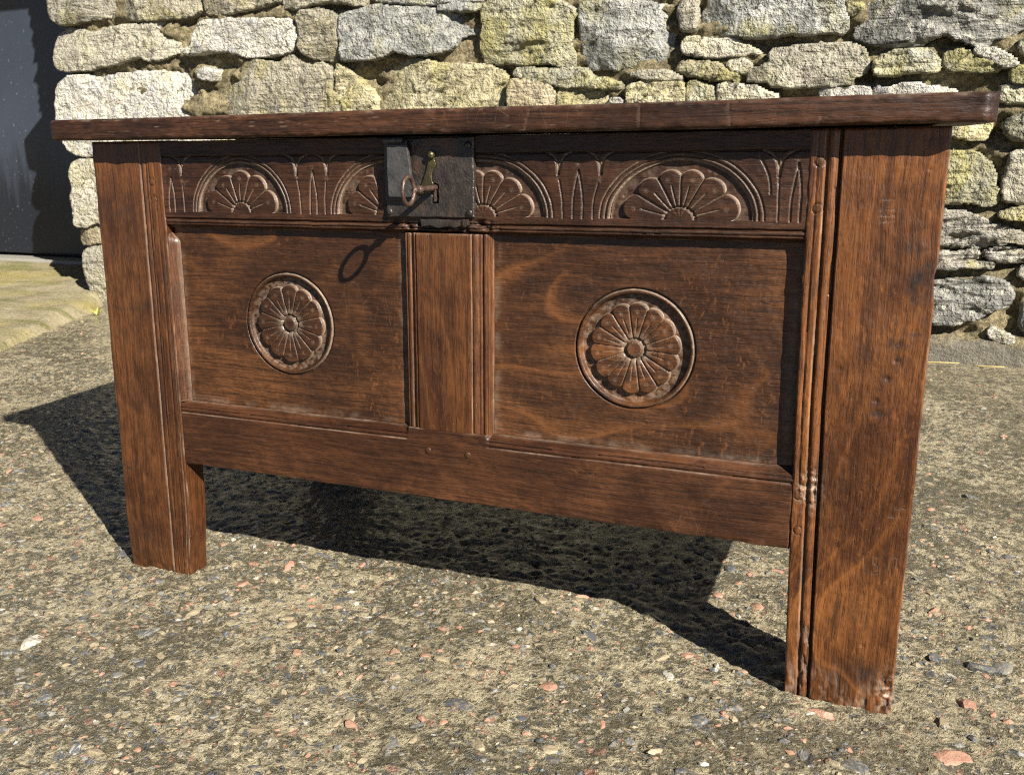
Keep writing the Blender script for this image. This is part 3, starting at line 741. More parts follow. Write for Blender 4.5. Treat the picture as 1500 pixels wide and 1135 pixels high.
part(box('frame_post', -2.325, -2.26, DY - 0.03, DY + 0.08, 0.14, 2.02, DOORP, None, 0.004))
part(box('frame_post', -3.68, -3.605, DY - 0.03, DY + 0.08, 0.14, 2.02, DOORP, None, 0.004))
part(box('frame_head', -3.602, -2.328, DY - 0.03, DY + 0.08, 1.955, 2.02, DOORP, None, 0.004))
part(box('backing', -3.68, -2.26, DY + 0.085, DY + 0.12, 0.0, 2.02, DOORP, None, 0.004))
lint = box('lintel', -3.95, -2.0, WY - 0.01, WY + 0.60, 2.105, 2.28, SM['D'], None, 0.02)
tag(lint, 'long slate lintel above the door opening', 'lintel')

# ------------------------------------------------------------------ doorstep: threshold slab and splayed concrete ramp
t = NT('algae_concrete'); p = t.pos()
a = t.noise(p, 5, 5, 0.62, 0.5); b = t.noise(p, 60, 5, 0.7)
c = t.mix(t.ramp(a, [(0.36, 0.0), (0.64, 1.0)]), (0.20, 0.165, 0.10), (0.30, 0.26, 0.165))
gr = t.noise(t.mapv(p, scale=(1.2, 6.5, 1.2), rot=(0, 0, 0.12)), 1.4, 4, 0.6, 0.3)
c = t.mix(t.ramp(gr, [(0.46, 0.0), (0.64, 0.85)]), c, (0.105, 0.105, 0.028))
c = t.mix(t.ramp(t.noise(p, 3.1, 4, 0.6), [(0.50, 0.0), (0.66, 0.75)]), c, (0.25, 0.20, 0.060))
c = t.mix(t.ramp(b, [(0.36, 0.5), (0.5, 0.0)]), c, (0.09, 0.075, 0.04))
c = t.mix(t.ramp(t.noise(p, 130, 3, 0.7), [(0.55, 0.0), (0.66, 0.6)]), c, (0.34, 0.30, 0.20))
c = t.mix(t.ramp(t.noise(p, 22, 4, 0.7), [(0.58, 0.0), (0.68, 0.7)]), c, (0.075, 0.085, 0.02))
RAMP = t.fin(c, 0.85, t.bump(t.math('ADD', b, a), 0.8, 0.014), 0, 0.3)
t = NT('grey_threshold'); p = t.pos()
THR = t.fin(t.mix(t.noise(p, 20, 5, 0.65), (0.15, 0.145, 0.125), (0.25, 0.235, 0.20)), 0.85, t.bump(t.noise(p, 70, 4), 0.4, 0.006), 0, 0.3)
step = tag(empty('doorstep', (-2.9, 2.5, 0)), 'yellowish green concrete ramp sloping up to the black door', 'doorstep')
def rampsurf():
    # rows from the door outwards: (left point, right point); right side splays to the yard, its arris rounded down to the ground
    n = 60; m = 70
    V = []
    for j in range(n + 1):
        v = j / n
        # right arris and its foot: along the jamb first, then splaying out into the yard
        if v < 0.42:
            k = v / 0.42; s = k * k
            ar = np.array([-2.262 + 0.027 * s, 2.83 + (2.227 - 2.83) * k, 0.118 + (0.050 - 0.118) * k]); ft = np.array([-2.25 + 0.171 * s * s, 2.83 + (2.17 - 2.83) * k, -0.015])
        else:
            k = (v - 0.42) / 0.58
            ar = np.array([-2.235 + (-1.72 + 2.235) * k, 2.227 + (1.20 - 2.227) * k, 0.050 + (0.012 - 0.050) * k]); ft = np.array([-2.079 + (-1.71 + 2.079) * k, 2.17 + (1.17 - 2.17) * k, -0.012])
        lf = np.array([-3.75 - 0.5 * v, ar[1] - 0.25 * v, ar[2]])
        for i in range(m + 1):
            u = i / m
            if u < 0.86: P = lf + (ar - lf) * (u / 0.86)
            else:
                w = (u - 0.86) / 0.14; P = ar + (ft - ar) * w; P[2] = ar[2] + (ft[2] - ar[2]) * w ** 1.4
            V.append(P)
    V = np.array(V); V[:, 2] += 0.007 * fbm(V[:, 0] * 6, V[:, 1] * 6, 4, 50)
    idx = np.arange(len(V)).reshape(n + 1, m + 1)
    q = np.stack([idx[:-1, :-1], idx[1:, :-1], idx[1:, 1:], idx[:-1, 1:]], -1).reshape(-1, 4)
    loop = np.concatenate([idx[:-1, 0], idx[-1, :-1], idx[:0:-1, -1], idx[0, :0:-1]])
    bot = V[loop].copy(); bot[:, 2] = -0.05
    a_ = len(V) + np.arange(len(loop)); 
    sk = np.stack([loop, np.roll(loop, -1), np.roll(a_, -1), a_], -1)
    return raw_mesh('ramp', np.concatenate([V, bot]), [q, sk], [True, False])
to_local(link_mesh('ramp', rampsurf(), RAMP), step)
to_local(box('threshold', -3.70, -2.262, 2.80, 3.0, 0.02, 0.132, THR, None, 0.012), step)

# ------------------------------------------------------------------ the oak chest
chest = tag(empty('oak_chest', (0, 0, 0)), 'carved dark oak panelled chest standing on the concrete yard', 'chest')
chest.scale = (1, 1, 1.0176)

def vgroove(d, w, dep):
    """V cut of half width w and depth dep at distance d"""
    return -dep * np.clip(1 - np.abs(d) / w, 0, 1)

def segdist(X, Z, pts):
    best = np.full(X.shape, 9.0)
    for (x0, z0), (x1, z1) in zip(pts[:-1], pts[1:]):
        dx, dz = x1 - x0, z1 - z0
        L = dx * dx + dz * dz + 1e-12
        tt = np.clip(((X - x0) * dx + (Z - z0) * dz) / L, 0, 1)
        best = np.minimum(best, np.hypot(X - x0 - tt * dx, Z - z0 - tt * dz))
    return best

def wear(X, Z, seed, a=0.0006):
    return a * fbm(X * 18, Z * 18, 3, seed) + a * 0.5 * fbm(X * 90, Z * 90, 2, seed + 3)

def bead(x, a, b, h):
    """half-round bead between a and b, top flush, valleys of depth h at a and b"""
    u = (x - (a + b) / 2) / ((b - a) / 2)
    return np.where(np.abs(u) < 1, -h * (1 - np.sqrt(np.clip(1 - u * u, 0, 1))), 0)

def punch(H, D, X, Z, cx, cz, r=0.0042, dep=0.0013, rot=0.0):
    dx, dz = X - cx, Z - cz; d = np.hypot(dx, dz); a = np.arctan2(dz, dx) + rot
    k = np.clip(1 - d / r, 0, 1) * (np.abs(np.cos(3 * a)) ** 3)
    return H - dep * k, np.maximum(D, 0.40 * k)

# ---- front stiles
def stile_left(X, Z):
    w = X + 0.0012 * fbm(Z * 6, Z * 0 + 1.3, 2, 3)
    H = wear(X, Z, 2) + bead(w, 0.0975, 0.1075, 0.0035) + bead(w, 0.1075, 0.1125, 0.0025)
    H = H + vgroove(w - 0.0965, 0.0022, 0.0030) + vgroove(w - 0.123, 0.0016, 0.0016) + bead(w, 0.1235, 0.1320, 0.0020) * sst(0.58, 0.56, Z) * sst(0.2, 0.22, Z)
    dust = 0.40 * np.clip(1 - np.abs(w - 0.0960) / 0.0013, 0, 1) + 0.35 * np.clip(1 - np.abs(w - 0.1330) / 0.0015, 0, 1) * sst(0.6, 0.5, Z)
    H -= 0.006 * sst(0.035, 0.0, Z) * np.clip(0.35 + fbm(X * 25, Z * 25, 3, 9), 0, 1)
    for px, pz, r, dp in [(0.030, 0.20, .006, .0015), (0.05, 0.165, .004, .002), (0.07, 0.30, .007, .001), (0.02, 0.44, .006, .001), (0.034, 0.13, .0035, .002)]:
        H -= dp * np.exp(-((X - px) ** 2 + ((Z - pz) * 0.5) ** 2) / r ** 2)
    S = np.zeros_like(X)
    for px, pz, rx, rz, k in [(.055, .610, .03, .012, .5), (.03, .64, .02, .02, .35), (.075, .462, .025, .006, .55), (.05, .455, .04, .004, .5), (.04, .545, .03, .012, .3), (.01, .60, .006, .05, .4), (.06, .30, .02, .02, .25), (.04, .05, .05, .03, .3)]:
        S = np.maximum(S, k * np.exp(-(((X - px) / rx) ** 2 + ((Z - pz) / rz) ** 2) * 0.8) * np.clip(0.75 + 1.0 * fbm(X * 60, Z * 50, 3, 63), 0, 1.1))
    for px, pz in [(0.1170, .6593), (0.1195, .6320)]:
        d = np.hypot(X - px, Z - pz); H += vgroove(d - 0.0056, 0.0009, 0.002); S = np.maximum(S, 0.7 * np.clip(1 - np.abs(d - 0.0056) / 0.0010, 0, 1))
    return H, dust, S

def edge_chip(X, Z, s):
    """old knocks along the outer arris"""
    return np.clip(fbm(Z * 14, Z * 0 + s, 3, 12) - 0.2, 0, 1) * 0.005

LETTERS = [[(1.1840, .6412), (1.1980, .6425)], [(1.1978, .6424), (1.1850, .6300)], [(1.1845, .6295), (1.1985, .6306)], [(1.1850, .6232), (1.1995, .6242)], [(1.1852, .6165), (1.1998, .6175)], [(1.1920, .6236), (1.1922, .6170)],
           [(1.1994, .2080), (1.2010, .1850)], [(1.2195, .2085), (1.2120, .2070), (1.2115, .1985), (1.2180, .1950), (1.2175, .1865), (1.2090, .1840)],
           [(1.2310, .1935), (1.2315, .2090), (1.2390, .2105), (1.2395, .1960)], [(1.2220, .2610), (1.2365, .2630), (1.2370, .2720)], [(1.2305, .2730), (1.2420, .2745)]]
def stile_right(X, Z):
    w = X + 0.0012 * fbm(Z * 5, Z * 0 + 4.3, 2, 5)
    H = wear(X, Z, 4, 0.0008)
    H += vgroove(w - 1.1115, 0.0014, 0.0020) * sst(0.27, 0.30, Z) + bead(w, 1.1025, 1.1110, 0.002) * sst(0.27, 0.30, Z) * sst(0.6, 0.585, Z)
    H += vgroove(w - 1.1215, 0.0026, 0.0045) + bead(w, 1.1220, 1.1335, 0.0050) + vgroove(w - 1.1362, 0.0030, 0.0090)
    dust = 0.65 * np.clip(1 - np.abs(w - 1.1200) / 0.0012, 0, 1) * np.clip(0.5 + fbm(Z * 12, Z * 0, 2, 3), 0, 1)
    # bruised stretch of the bead
    br = np.exp(-(((X - 1.126) / 0.012) ** 2 + ((Z - 0.285) / 0.022) ** 2)) * np.clip(0.5 + 2 * fbm(X * 160, Z * 120, 3, 8), 0, 1)
    H -= 0.0050 * br; dust = np.maximum(dust, 0.7 * br)
    br = np.exp(-(((X - 1.128) / 0.010) ** 2 + ((Z - 0.055) / 0.05) ** 2)) * np.clip(0.3 + 2 * fbm(X * 150, Z * 40, 3, 18), 0, 1)
    H -= 0.0045 * br; dust = np.maximum(dust, 0.3 * br)
    # frayed foot
    ft = sst(0.07, 0.0, Z) * np.clip(0.1 + 1.6 * fbm(X * 60, Z * 22, 4, 28), 0, 1)
    H -= 0.003 * ft; dust = np.maximum(dust, 0.35 * ft)
    cr = np.exp(-(((X - 1.242) / 0.012) ** 2 + ((Z - 0.02) / 0.028) ** 2))
    H -= 0.006 * cr * np.clip(0.6 + fbm(X * 90, Z * 90, 3, 30), 0, 1); dust = np.maximum(dust, 0.8 * cr * np.clip(0.4 + 2 * fbm(X * 120, Z * 120, 2, 31), 0, 1))
    LS = np.zeros_like(X)
    for L in LETTERS:
        d = segdist(X, Z, L)
        H += vgroove(d, 0.0011, 0.0015) * np.clip(0.7 + fbm(X * 120, Z * 120, 2, 88), 0.2, 1); LS = np.maximum(LS, 0.50 * np.clip(1 - d / 0.0013, 0, 1)); dust = np.maximum(dust, 0.08 * np.clip(1 - np.abs(d - 0.0014) / 0.0008, 0, 1))
    for px, pz, r, dp in [(1.216, 0.455, .004, .003), (1.207, 0.432, .005, .003), (1.197, 0.405, .004, .003), (1.200, 0.390, .006, .003), (1.215, 0.475, .005, .002), (1.236, 0.49, .006, .002), (1.19, 0.36, .003, .002), (1.165, 0.33, .005, .002),
                          (1.19, 0.29, .002, .003), (1.172, 0.62, .003, .001), (1.206, 0.085, .0025, .003), (1.232, 0.675, .0025, .002), (1.152, 0.44, .004, .002)]:
        H -= 0.55 * dp * np.exp(-((X - px) ** 2 + ((Z - pz) * 1.3) ** 2) / r ** 2) * (0.7 + 0.9 * fbm(X * 200, Z * 200, 2, 6))
    S = LS
    for px, pz, rx, rz, k in [(1.235, .545, .014, .030, 1.0), (1.222, .590, .013, .010, .7), (1.243, .50, .008, .014, .6), (1.205, .545, .010, .012, .35), (1.190, .50, .014, .02, .35), (1.178, .46, .010, .02, .35),
                              (1.214, .475, .014, .006, .7), (1.216, .455, .008, .006, .8), (1.207, .432, .007, .006, .7), (1.198, .402, .007, .006, .8), (1.201, .389, .010, .004, .8), (1.236, .488, .016, .004, .6),
                              (1.165, .295, .006, .014, .5), (1.21, .045, .028, .022, .6), (1.243, .62, .004, .05, .3), (1.19, .12, .03, .03, .2)]:
        S = np.maximum(S, k * np.exp(-(((X - px) / rx) ** 2 + ((Z - pz) / rz) ** 2) ** 1.4 * 0.8) * np.clip(0.75 + 0.9 * fbm(X * 70, Z * 50, 3, 61), 0, 1.1))
    for px, pz in [(1.114, .6841), (1.115, .6301), (1.1113, .2742), (1.1127, .2277)]:
        d = np.hypot(X - px, Z - pz); H += vgroove(d - 0.0058, 0.0009, 0.002); S = np.maximum(S, 0.7 * np.clip(1 - np.abs(d - 0.0058) / 0.0010, 0, 1))
    S = np.maximum(S, 0.85 * np.clip(1 - np.abs(w - 1.1366) / 0.0030, 0, 1))
    return H, np.clip(dust, 0, 1), np.clip(S, 0, 1)

relief('stile', 0.0, 0.1385, -0.006, 0.7215, 0.0, 0.047, stile_left, 0.0013, OAK_STILE_L, chest, 0.0022, 0.0024,
       xwarp=lambda X, Z: -0.0025 * fbm(Z * 9, Z * 0, 3, 6) * sst(0.02, 0.0, X) * 1.0 - 0.008 * sst(0.10, 0.1385, X) * sst(0.12, 0.0, Z),
       zwarp=lambda X, Z: (0.005 * fbm(X * 40, X * 0, 2, 9)) * sst(0.03, 0.0, Z))
relief('stile', 1.1025, 1.25, -0.010, 0.7215, 0.0, 0.047, stile_right, 0.0012, OAK_STILE, chest, 0.0026, 0.0014,
       xwarp=lambda X, Z: 0.017 * (1.25 - X) / 0.1475 * (1 - np.clip(Z / 0.72, 0, 1)) ** 1.6 - sst(1.20, 1.25, X) * (edge_chip(X, Z, 1.0) - 0.001),
       zwarp=lambda X, Z: (0.006 * fbm(X * 40, X * 0, 3, 19) + 0.004) * sst(0.03, 0.0, Z))
# chamfer run along the left panel with its stop
def cham(X, Z):
    return -0.002 - 0.0125 * sst(0.1375, 0.1535, X), 0.25 * sst(0.006, 0.0, np.abs(X - 0.1525))
relief('chamfer', 0.1375, 0.1535, 0.306, 0.5800, 0.0, 0.028, cham, 0.0012, OAK_STILE_L, chest, 0.0005, 0.004,
       xwarp=lambda X, Z: -(X - 0.1375) * sst(0.565, 0.582, Z) * 0.9)

# ---- carved top rail
ZB = 0.6145
ARCH = [(0.285, 0.090, 5), (0.535, 0.090, 5), (0.685, 0.100, 6), (0.952, 0.103, 6)]
def frieze(X, Z):
    x = X + 0.0008 * fbm(X * 30, Z * 30, 2, 3); z = Z + 0.0008 * fbm(X * 30, Z * 30, 2, 7)
    H = wear(X, Z, 6, 0.0007); D = np.zeros_like(X)
    def cut(d, w, dep, dust=0.5):
        nonlocal H, D
        H = H + vgroove(d, w, dep); D = np.maximum(D, dust * np.clip(1 - np.abs(d) / (w * 0.75), 0, 1))
    field = (z > ZB) & (z < 0.6965)
    owner = np.zeros(X.shape)
    for i, (c, w, n) in enumerate(ARCH):
        dx = x - c; dz = z - ZB; h = 0.0835
        rho = np.hypot(dx / w, dz / h)
        zone = field & (rho < 1.035) & ((X < 0.605) if i < 2 else (X > 0.605))
        if i == 1: zone &= X > 0.43
        m = zone.astype(float)
        sc = 0.088
        k1 = m * np.clip(1 - np.abs(rho - 1.0) * sc / 0.0014, 0, 1)
        k2 = m * np.clip(1 - np.abs(rho - 0.935) * sc / 0.0017, 0, 1)
        k3 = m * np.clip(1 - np.abs(rho - 0.875) * sc / 0.0022, 0, 1)
        H = H - 0.0030 * k1 - 0.0038 * k2 - 0.0048 * k3
        D = np.maximum(D, np.maximum(0.55 * k1, np.maximum(0.50 * k2, 0.70 * k3)))
        th = np.arctan2(np.clip(dz, 0, None), dx) / math.pi * n
        ph = th - np.floor(th)
        rf = 0.60 + 0.125 * np.sqrt(np.clip(np.sin(math.pi * ph), 0, 1))
        ins = sst(0.012, -0.006, rho - rf)
        sunk = sst(0.865, 0.845, rho)
        H = H - m * sunk * (1 - ins) * 0.0060
        edge = m * np.clip(1 - np.abs(rho - rf - 0.010) * sc / 0.0012, 0, 1) * (rho < 0.8)
        D = np.maximum(D, 0.66 * edge)
        # lobes: domed, parted by V cuts
        H = H + m * ins * (-0.0008 + 0.0008 * np.sqrt(np.clip(np.sin(math.pi * ph), 0, 1)))
        ds = np.minimum(ph, 1 - ph) / n * math.pi * rho * sc
        ks = m * np.clip(1 - ds / 0.0014, 0, 1) * sst(0.16, 0.20, rho) * sst(rf + 0.03, rf - 0.0, rho) * ((th > 0.5) & (th < n - 0.5))
        dm = np.abs(ph - 0.5) / n * math.pi * rho * sc
        km = m * np.clip(1 - dm / 0.0013, 0, 1) * sst(0.16, 0.20, rho) * sst(0.53, 0.47, rho)
        H = H - 0.0042 * ks - 0.0028 * km
        D = np.maximum(D, np.maximum(0.62 * ks, 0.50 * km))
        kh = m * np.clip(1 - np.abs(rho - 0.185) * sc / 0.0024, 0, 1)
        H = H - 0.0042 * kh; D = np.maximum(D, 0.5 * kh)
        owner = np.maximum(owner, m)
        for k in range(n):
            a = math.pi * (k + 0.5) / n
            H, D = punch(H, D, X, Z, c + 0.60 * w * math.cos(a) * 0.98, ZB + 0.60 * h * math.sin(a), 0.0042, 0.0013, a)
            for aa in (a - 0.18, a + 0.24):
                if 0.1 < aa < 3.05: H, D = punch(H, D, X, Z, c + 0.79 * w * math.cos(aa), ZB + 0.79 * h * math.sin(aa), 0.0036, 0.0012, aa)
    free = field & (owner < 0.5)
    # leaf work between the arches
    def curve(x0, x1, z0, z1, bow, n=7):
        return [(x0 + (x1 - x0) * k / n + bow * math.sin(math.pi * k / n), z0 + (z1 - z0) * k / n) for k in range(n + 1)]
    strokes = []
    def spear(cx, w=0.0070, top=0.675):
        strokes.append((curve(cx - w * 0.8, cx + 0.0005, ZB, top, -w * 0.35), 0.0017, 0.0032)); strokes.append((curve(cx + w * 0.8, cx + 0.0005, ZB, top, w * 0.35), 0.0017, 0.0032))
    def cusp(cx, s=0.018, zt=0.670):
        strokes.append(([(cx - s, 0.6975), (cx - s * 0.45, 0.693), (cx - s * 0.12, 0.685), (cx, zt)], 0.0026, 0.0034))
        strokes.append(([(cx + s, 0.6975), (cx + s * 0.45, 0.693), (cx + s * 0.12, 0.685), (cx, zt)], 0.0026, 0.0034))
    spear(0.4145); strokes.append((curve(0.3930, 0.3880, ZB, 0.662, 0.001), 0.0015, 0.0030)); strokes.append((curve(0.4345, 0.4370, ZB, 0.660, -0.001), 0.0015, 0.0030)); cusp(0.3870); cusp(0.4390)
    spear(0.1545, 0.0065, 0.665); strokes.append((curve(0.1775, 0.1765, ZB, 0.655, 0.0), 0.0015, 0.0030)); cusp(0.1760, 0.017)
    spear(0.8185, 0.0080); strokes.append((curve(0.7985, 0.7930, ZB, 0.662, 0.001), 0.0015, 0.0030)); strokes.append((curve(0.8395, 0.8450, ZB, 0.658, -0.002), 0.0015, 0.0030)); cusp(0.7915, 0.017); cusp(0.8480, 0.017)
    spear(1.0905, 0.0065, 0.682); strokes.append((curve(1.0710, 1.0690, ZB, 0.663, 0.0), 0.0015, 0.0022)); cusp(1.0690, 0.020, 0.667); strokes.append((curve(1.0600, 1.0450, 0.647, 0.690, 0.004), 0.0015, 0.0030))
    for pts, w, dep in strokes:
        xs = [q[0] for q in pts]
        mm = (X > min(xs) - 0.01) & (X < max(xs) + 0.01)
        d = np.full(X.shape, 9.0); d[mm] = segdist(x[mm], z[mm], pts)
        d = np.where(z < 0.698, d, 9)
        cut(d, w, dep, 0.62)
    for cx, cz in [(0.3885, .666), (0.4385, .664), (0.4145, .680), (0.1545, .680), (0.1765, .660), (0.7920, .664), (0.8475, .663), (0.8185, .683), (1.0692, .660), (1.0905, .687)]:
        H, D = punch(H, D, X, Z, cx, cz, 0.0045, 0.0014)
    # plain band above, proud of the carving
    H = np.where(z > 0.6975, H + 0.0016, H) - 0.0030 * np.clip(1 - np.abs(z - 0.6972) / 0.0014, 0, 1)
    # scratch moulding below
    H = H + vgroove(z - 0.6035, 0.0018, 0.0034) + bead(z, 0.5965, 0.6035, 0.0030) + vgroove(z - 0.5962, 0.0012, 0.002) - 0.010 * sst(0.5960, 0.5885, z)
    D = np.maximum(D, 0.18 * np.clip(1 - np.abs(z - 0.6000) / 0.0012, 0, 1) * np.clip(0.5 + fbm(X * 30, Z, 2, 3), 0, 1))
    D = np.maximum(D, 0.12 * field * np.clip(0.4 + 2 * fbm(X * 60, Z * 60, 3, 21), 0, 1) * (H < -0.003))
    # charred, broken wood under the lock plate
    br = sst(0.10, 0.06, np.abs(X - 0.625)) * sst(0.612, 0.606, z) * np.clip(0.2 + 2 * fbm(X * 45, Z * 60, 3, 44), 0, 1)
    H = H - 0.006 * br
    # black iron stain soaked into the oak round the lock plate
    ex = np.maximum(np.abs(X - 0.606) - 0.0675, np.abs(Z - 0.666) - 0.0535)
    S = 0.9 * np.exp(-np.clip(ex, 0, None) / 0.010) * np.clip(0.55 + 1.3 * fbm(X * 50, Z * 50, 3, 66), 0, 1)
    S = np.maximum(S, 0.9 * sst(0.055, 0.045, np.abs(X - 0.625)) * sst(0.612, 0.606, Z) * np.clip(0.7 + fbm(X * 60, Z * 60, 3, 67), 0, 1))
    return H, np.clip(D, 0, 0.9), np.clip(S, 0, 1)
relief('carved_rail', 0.1375, 1.1045, 0.5885, 0.7205, 0.0015, 0.032, frieze, 0.00085, OAK_FRIEZE, chest, 0.0008)

# ---- muntin, bottom rail
def muntin(X, Z):
    H = wear(X, Z, 9)
    H = H - 0.0115 * sst(0.5635, 0.5552, X) + bead(X, 0.5640, 0.5720, 0.003) + vgroove(X - 0.5635, 0.0014, 0.003) + vgroove(X - 0.5725, 0.0014, 0.0025) - 0.004 * sst(0.5800, 0.5735, X) + vgroove(X - 0.5795, 0.0018, 0.003)
    H = H + vgroove(X - 0.6672, 0.0016, 0.0030) - 0.0035 * sst(0.6690, 0.6790, X) + bead(X, 0.6685, 0.6775, 0.0022) + vgroove(X - 0.6815, 0.0014, 0.0030) + bead(X, 0.6820, 0.6895, 0.0030) - 0.0085 * sst(0.6890, 0.6955, X)
    D = 0.45 * np.clip(1 - np.abs(X - 0.6663) / 0.0010, 0, 1) + 0.30 * np.clip(1 - np.abs(X - 0.6948) / 0.0016, 0, 1) + 0.2 * np.clip(1 - np.abs(X - 0.6820) / 0.0012, 0, 1) + 0.25 * np.clip(1 - np.abs(X - 0.5700) / 0.0012, 0, 1)
    return H, D * np.clip(0.6 + fbm(X * 20, Z * 20, 2, 2), 0, 1)
relief('muntin', 0.5550, 0.6957, 0.3030, 0.5900, 0.0025, 0.03, muntin, 0.0011, OAK_STILE_L, chest, 0.0006, 0.003)

def rail_low(X, Z):
    z = Z + 0.0007 * fbm(X * 9, Z * 0, 2, 2)
    H = wear(X, Z, 11)
    H = H + vgroove(z - 0.2885, 0.0016, 0.0026) + bead(z, 0.2890, 0.2960, 0.0026) + vgroove(z - 0.2965, 0.0012, 0.0022) - 0.0105 * sst(0.2965, 0.3068, z)
    D = 0.45 * np.clip(1 - np.abs(z - 0.2876) / 0.0010, 0, 1) + 0.28 * np.clip(1 - np.abs(z - 0.3060) / 0.0022, 0, 1)
    gap = sst(0.068, 0.062, np.abs(X - 0.625))
    H = H * (1 - gap) + gap * wear(X, Z, 11); D = D * (1 - gap)
    H -= 0.003 * sst(0.212, 0.2, Z) * np.clip(fbm(X * 30, Z * 30, 3, 15) + 0.1, 0, 1)
    return H, D * np.clip(0.55 + fbm(X * 16, Z * 16, 2, 4), 0, 1)
relief('bottom_rail', 0.1375, 1.1120, 0.2000, 0.3068, 0.0015, 0.032, rail_low, 0.0012, OAK_RAIL, chest, 0.0022,
       zwarp=lambda X, Z: 0.0014 * fbm(X * 12, X * 0, 3, 8) * sst(0.22, 0.2, Z))

# ---- panels with their carved roundels
def panel_fn(cx, cz, R, seed, n=12):
    def fn(X, Z):
        H = wear(X, Z, seed, 0.0009); D = np.zeros_like(X)
        r = np.hypot(X - cx, Z - cz) / R; th = np.arctan2(Z - cz, X - cx) / (2 * math.pi) * n + 0.15 + 0.4 * (seed % 2)
        r = r + 0.006 * fbm(X * 25, Z * 25, 2, seed)
        kk = np.floor(th); ph = th - kk; ph = np.clip(ph + 0.05 * np.sin(kk * 2.7 + seed) * np.sin(math.pi * ph), 0, 1)
        sc = R
        H = H - 0.0060 * np.clip(1 - np.abs(r - 1.0) * sc / 0.0018, 0, 1)
        D = np.maximum(D, 0.58 * np.clip(1 - np.abs(r - 0.985) * sc / 0.0016, 0, 1))
        H = H + 0.0014 * np.clip(1 - ((r - 0.955) / 0.040) ** 2, 0, 1)
        rf = 0.665 + 0.012 * np.sin(kk * 1.9 + seed) + 0.085 * np.sqrt(np.clip(np.sin(math.pi * ph), 0, 1))
        ins = sst(0.012, -0.006, r - rf)
        ring = sst(0.925, 0.900, r)
        H = H - ring * (1 - ins) * (0.0072 - 0.0010 * np.abs(r - 0.82) * 8)
        D = np.maximum(D, 0.60 * np.clip(1 - np.abs(r - rf - 0.013) * sc / 0.0013, 0, 1) * (r < 0.84) * (r > 0.6))
        D = np.maximum(D, 0.22 * ring * (1 - ins) * np.clip(0.6 + 2 * fbm(X * 130, Z * 130, 3, 5), 0, 1))
        dome = np.sqrt(np.clip(np.sin(math.pi * ph), 0, 1))
        H = H + ins * (-0.0006 + 0.0005 * dome) - 0.0026 * np.clip(1 - r / 0.42, 0, 1)
        ds = np.minimum(ph, 1 - ph) / n * 2 * math.pi * r * sc
        ks = np.clip(1 - ds / 0.0011, 0, 1) * sst(0.15, 0.20, r) * sst(rf + 0.02, rf, r)
        dm = np.abs(ph - 0.5) / n * 2 * math.pi * r * sc
        km = np.clip(1 - dm / 0.0010, 0, 1) * sst(0.26, 0.30, r) * sst(0.55, 0.50, r)
        H = H - 0.0030 * ks - 0.0020 * km
        D = np.maximum(D, np.maximum(0.42 * ks, 0.36 * km))
        D = np.maximum(D, 0.30 * np.exp(-((r - 0.20) / 0.08) ** 2))
        H = H - 0.0040 * np.clip(1 - np.abs(r - 0.165) * sc / 0.0032, 0, 1) + 0.0022 * (r < 0.125)
        D = np.maximum(D, 0.35 * np.clip(1 - np.abs(r - 0.15) * sc / 0.0020, 0, 1))
        for k in range(n):
            a = 2 * math.pi * (k + 0.5 - 0.15 - 0.4 * (seed % 2)) / n
            H, D = punch(H, D, X, Z, cx + 0.62 * R * math.cos(a), cz + 0.62 * R * math.sin(a), 0.0044, 0.0013, a)
        for k in range(22):
            a = 2 * math.pi * (k + 0.3 * math.sin(k * 2.1)) / 22
            H, D = punch(H, D, X, Z, cx + 0.835 * R * math.cos(a), cz + 0.835 * R * math.sin(a), 0.0036, 0.0012, a)
        # dust gathered along the panel edges
        e = np.minimum(np.minimum(np.abs(X - X.min() - 0.010), np.abs(X.max() - X - 0.010)), np.abs(Z - Z.min() - 0.010))
        D = np.maximum(D, 0.20 * sst(0.012, 0.0, e) * np.clip(0.5 + 1.2 * fbm(X * 40, Z * 40, 3, 9), 0, 1))
        return H, np.clip(D, 0, 0.9)
    return fn
PY = 0.0165
relief('panel', 0.1420, 0.5640, 0.2980, 0.5940, PY, 0.010, panel_fn(0.3520, 0.4452, 0.0790, 13), 0.00095, OAK_PANEL, chest, 0.0004)
relief('panel', 0.6880, 1.1080, 0.2980, 0.5940, PY, 0.010, panel_fn(0.8965, 0.4435, 0.0805, 14, 14), 0.00095, OAK_PANEL, chest, 0.0004)

# ---- lid
def lid_fn(X, Z):
    H = 0.0012 * fbm(X * 5, Z * 30, 3, 3) + 0.0010 * fbm(X * 30, Z * 90, 3, 5)
    D = np.zeros_like(X)
    for cx, tilt, dep in [(0.905, 0.05, 0.0012), (1.012, -0.10, 0.0008), (1.117, 0.5, 0.0014), (0.76, 0.25, 0.0006)]:
        d = X - cx - tilt * (Z - 0.738)
        k = np.clip(1 - np.abs(d) / 0.0016, 0, 1) * (Z < 0.752 if cx != 1.117 else Z < 0.736)
        H -= dep * k; D = np.maximum(D, 0.12 * k)
    kn = np.clip(fbm(X * 35, Z * 420, 3, 25) - 0.42, 0, 1) * np.clip(0.5 + 2 * fbm(X * 4, Z * 9, 2, 26), 0, 1)
    D = np.maximum(D, np.clip(1.0 * kn, 0, 0.3)); H -= 0.0015 * kn
    # knocks on the top arris
    D = np.maximum(D, 0.25 * sst(0.750, 0.754, Z) * np.clip(fbm(X * 40, Z * 40, 3, 27) * 1.5, 0, 1))
    H -= 0.010 * (sst(0.018, 0.0, 1.2925 - X) ** 2) + 0.006 * (sst(0.010, 0.0, X + 0.0545) ** 2)
    return H, D
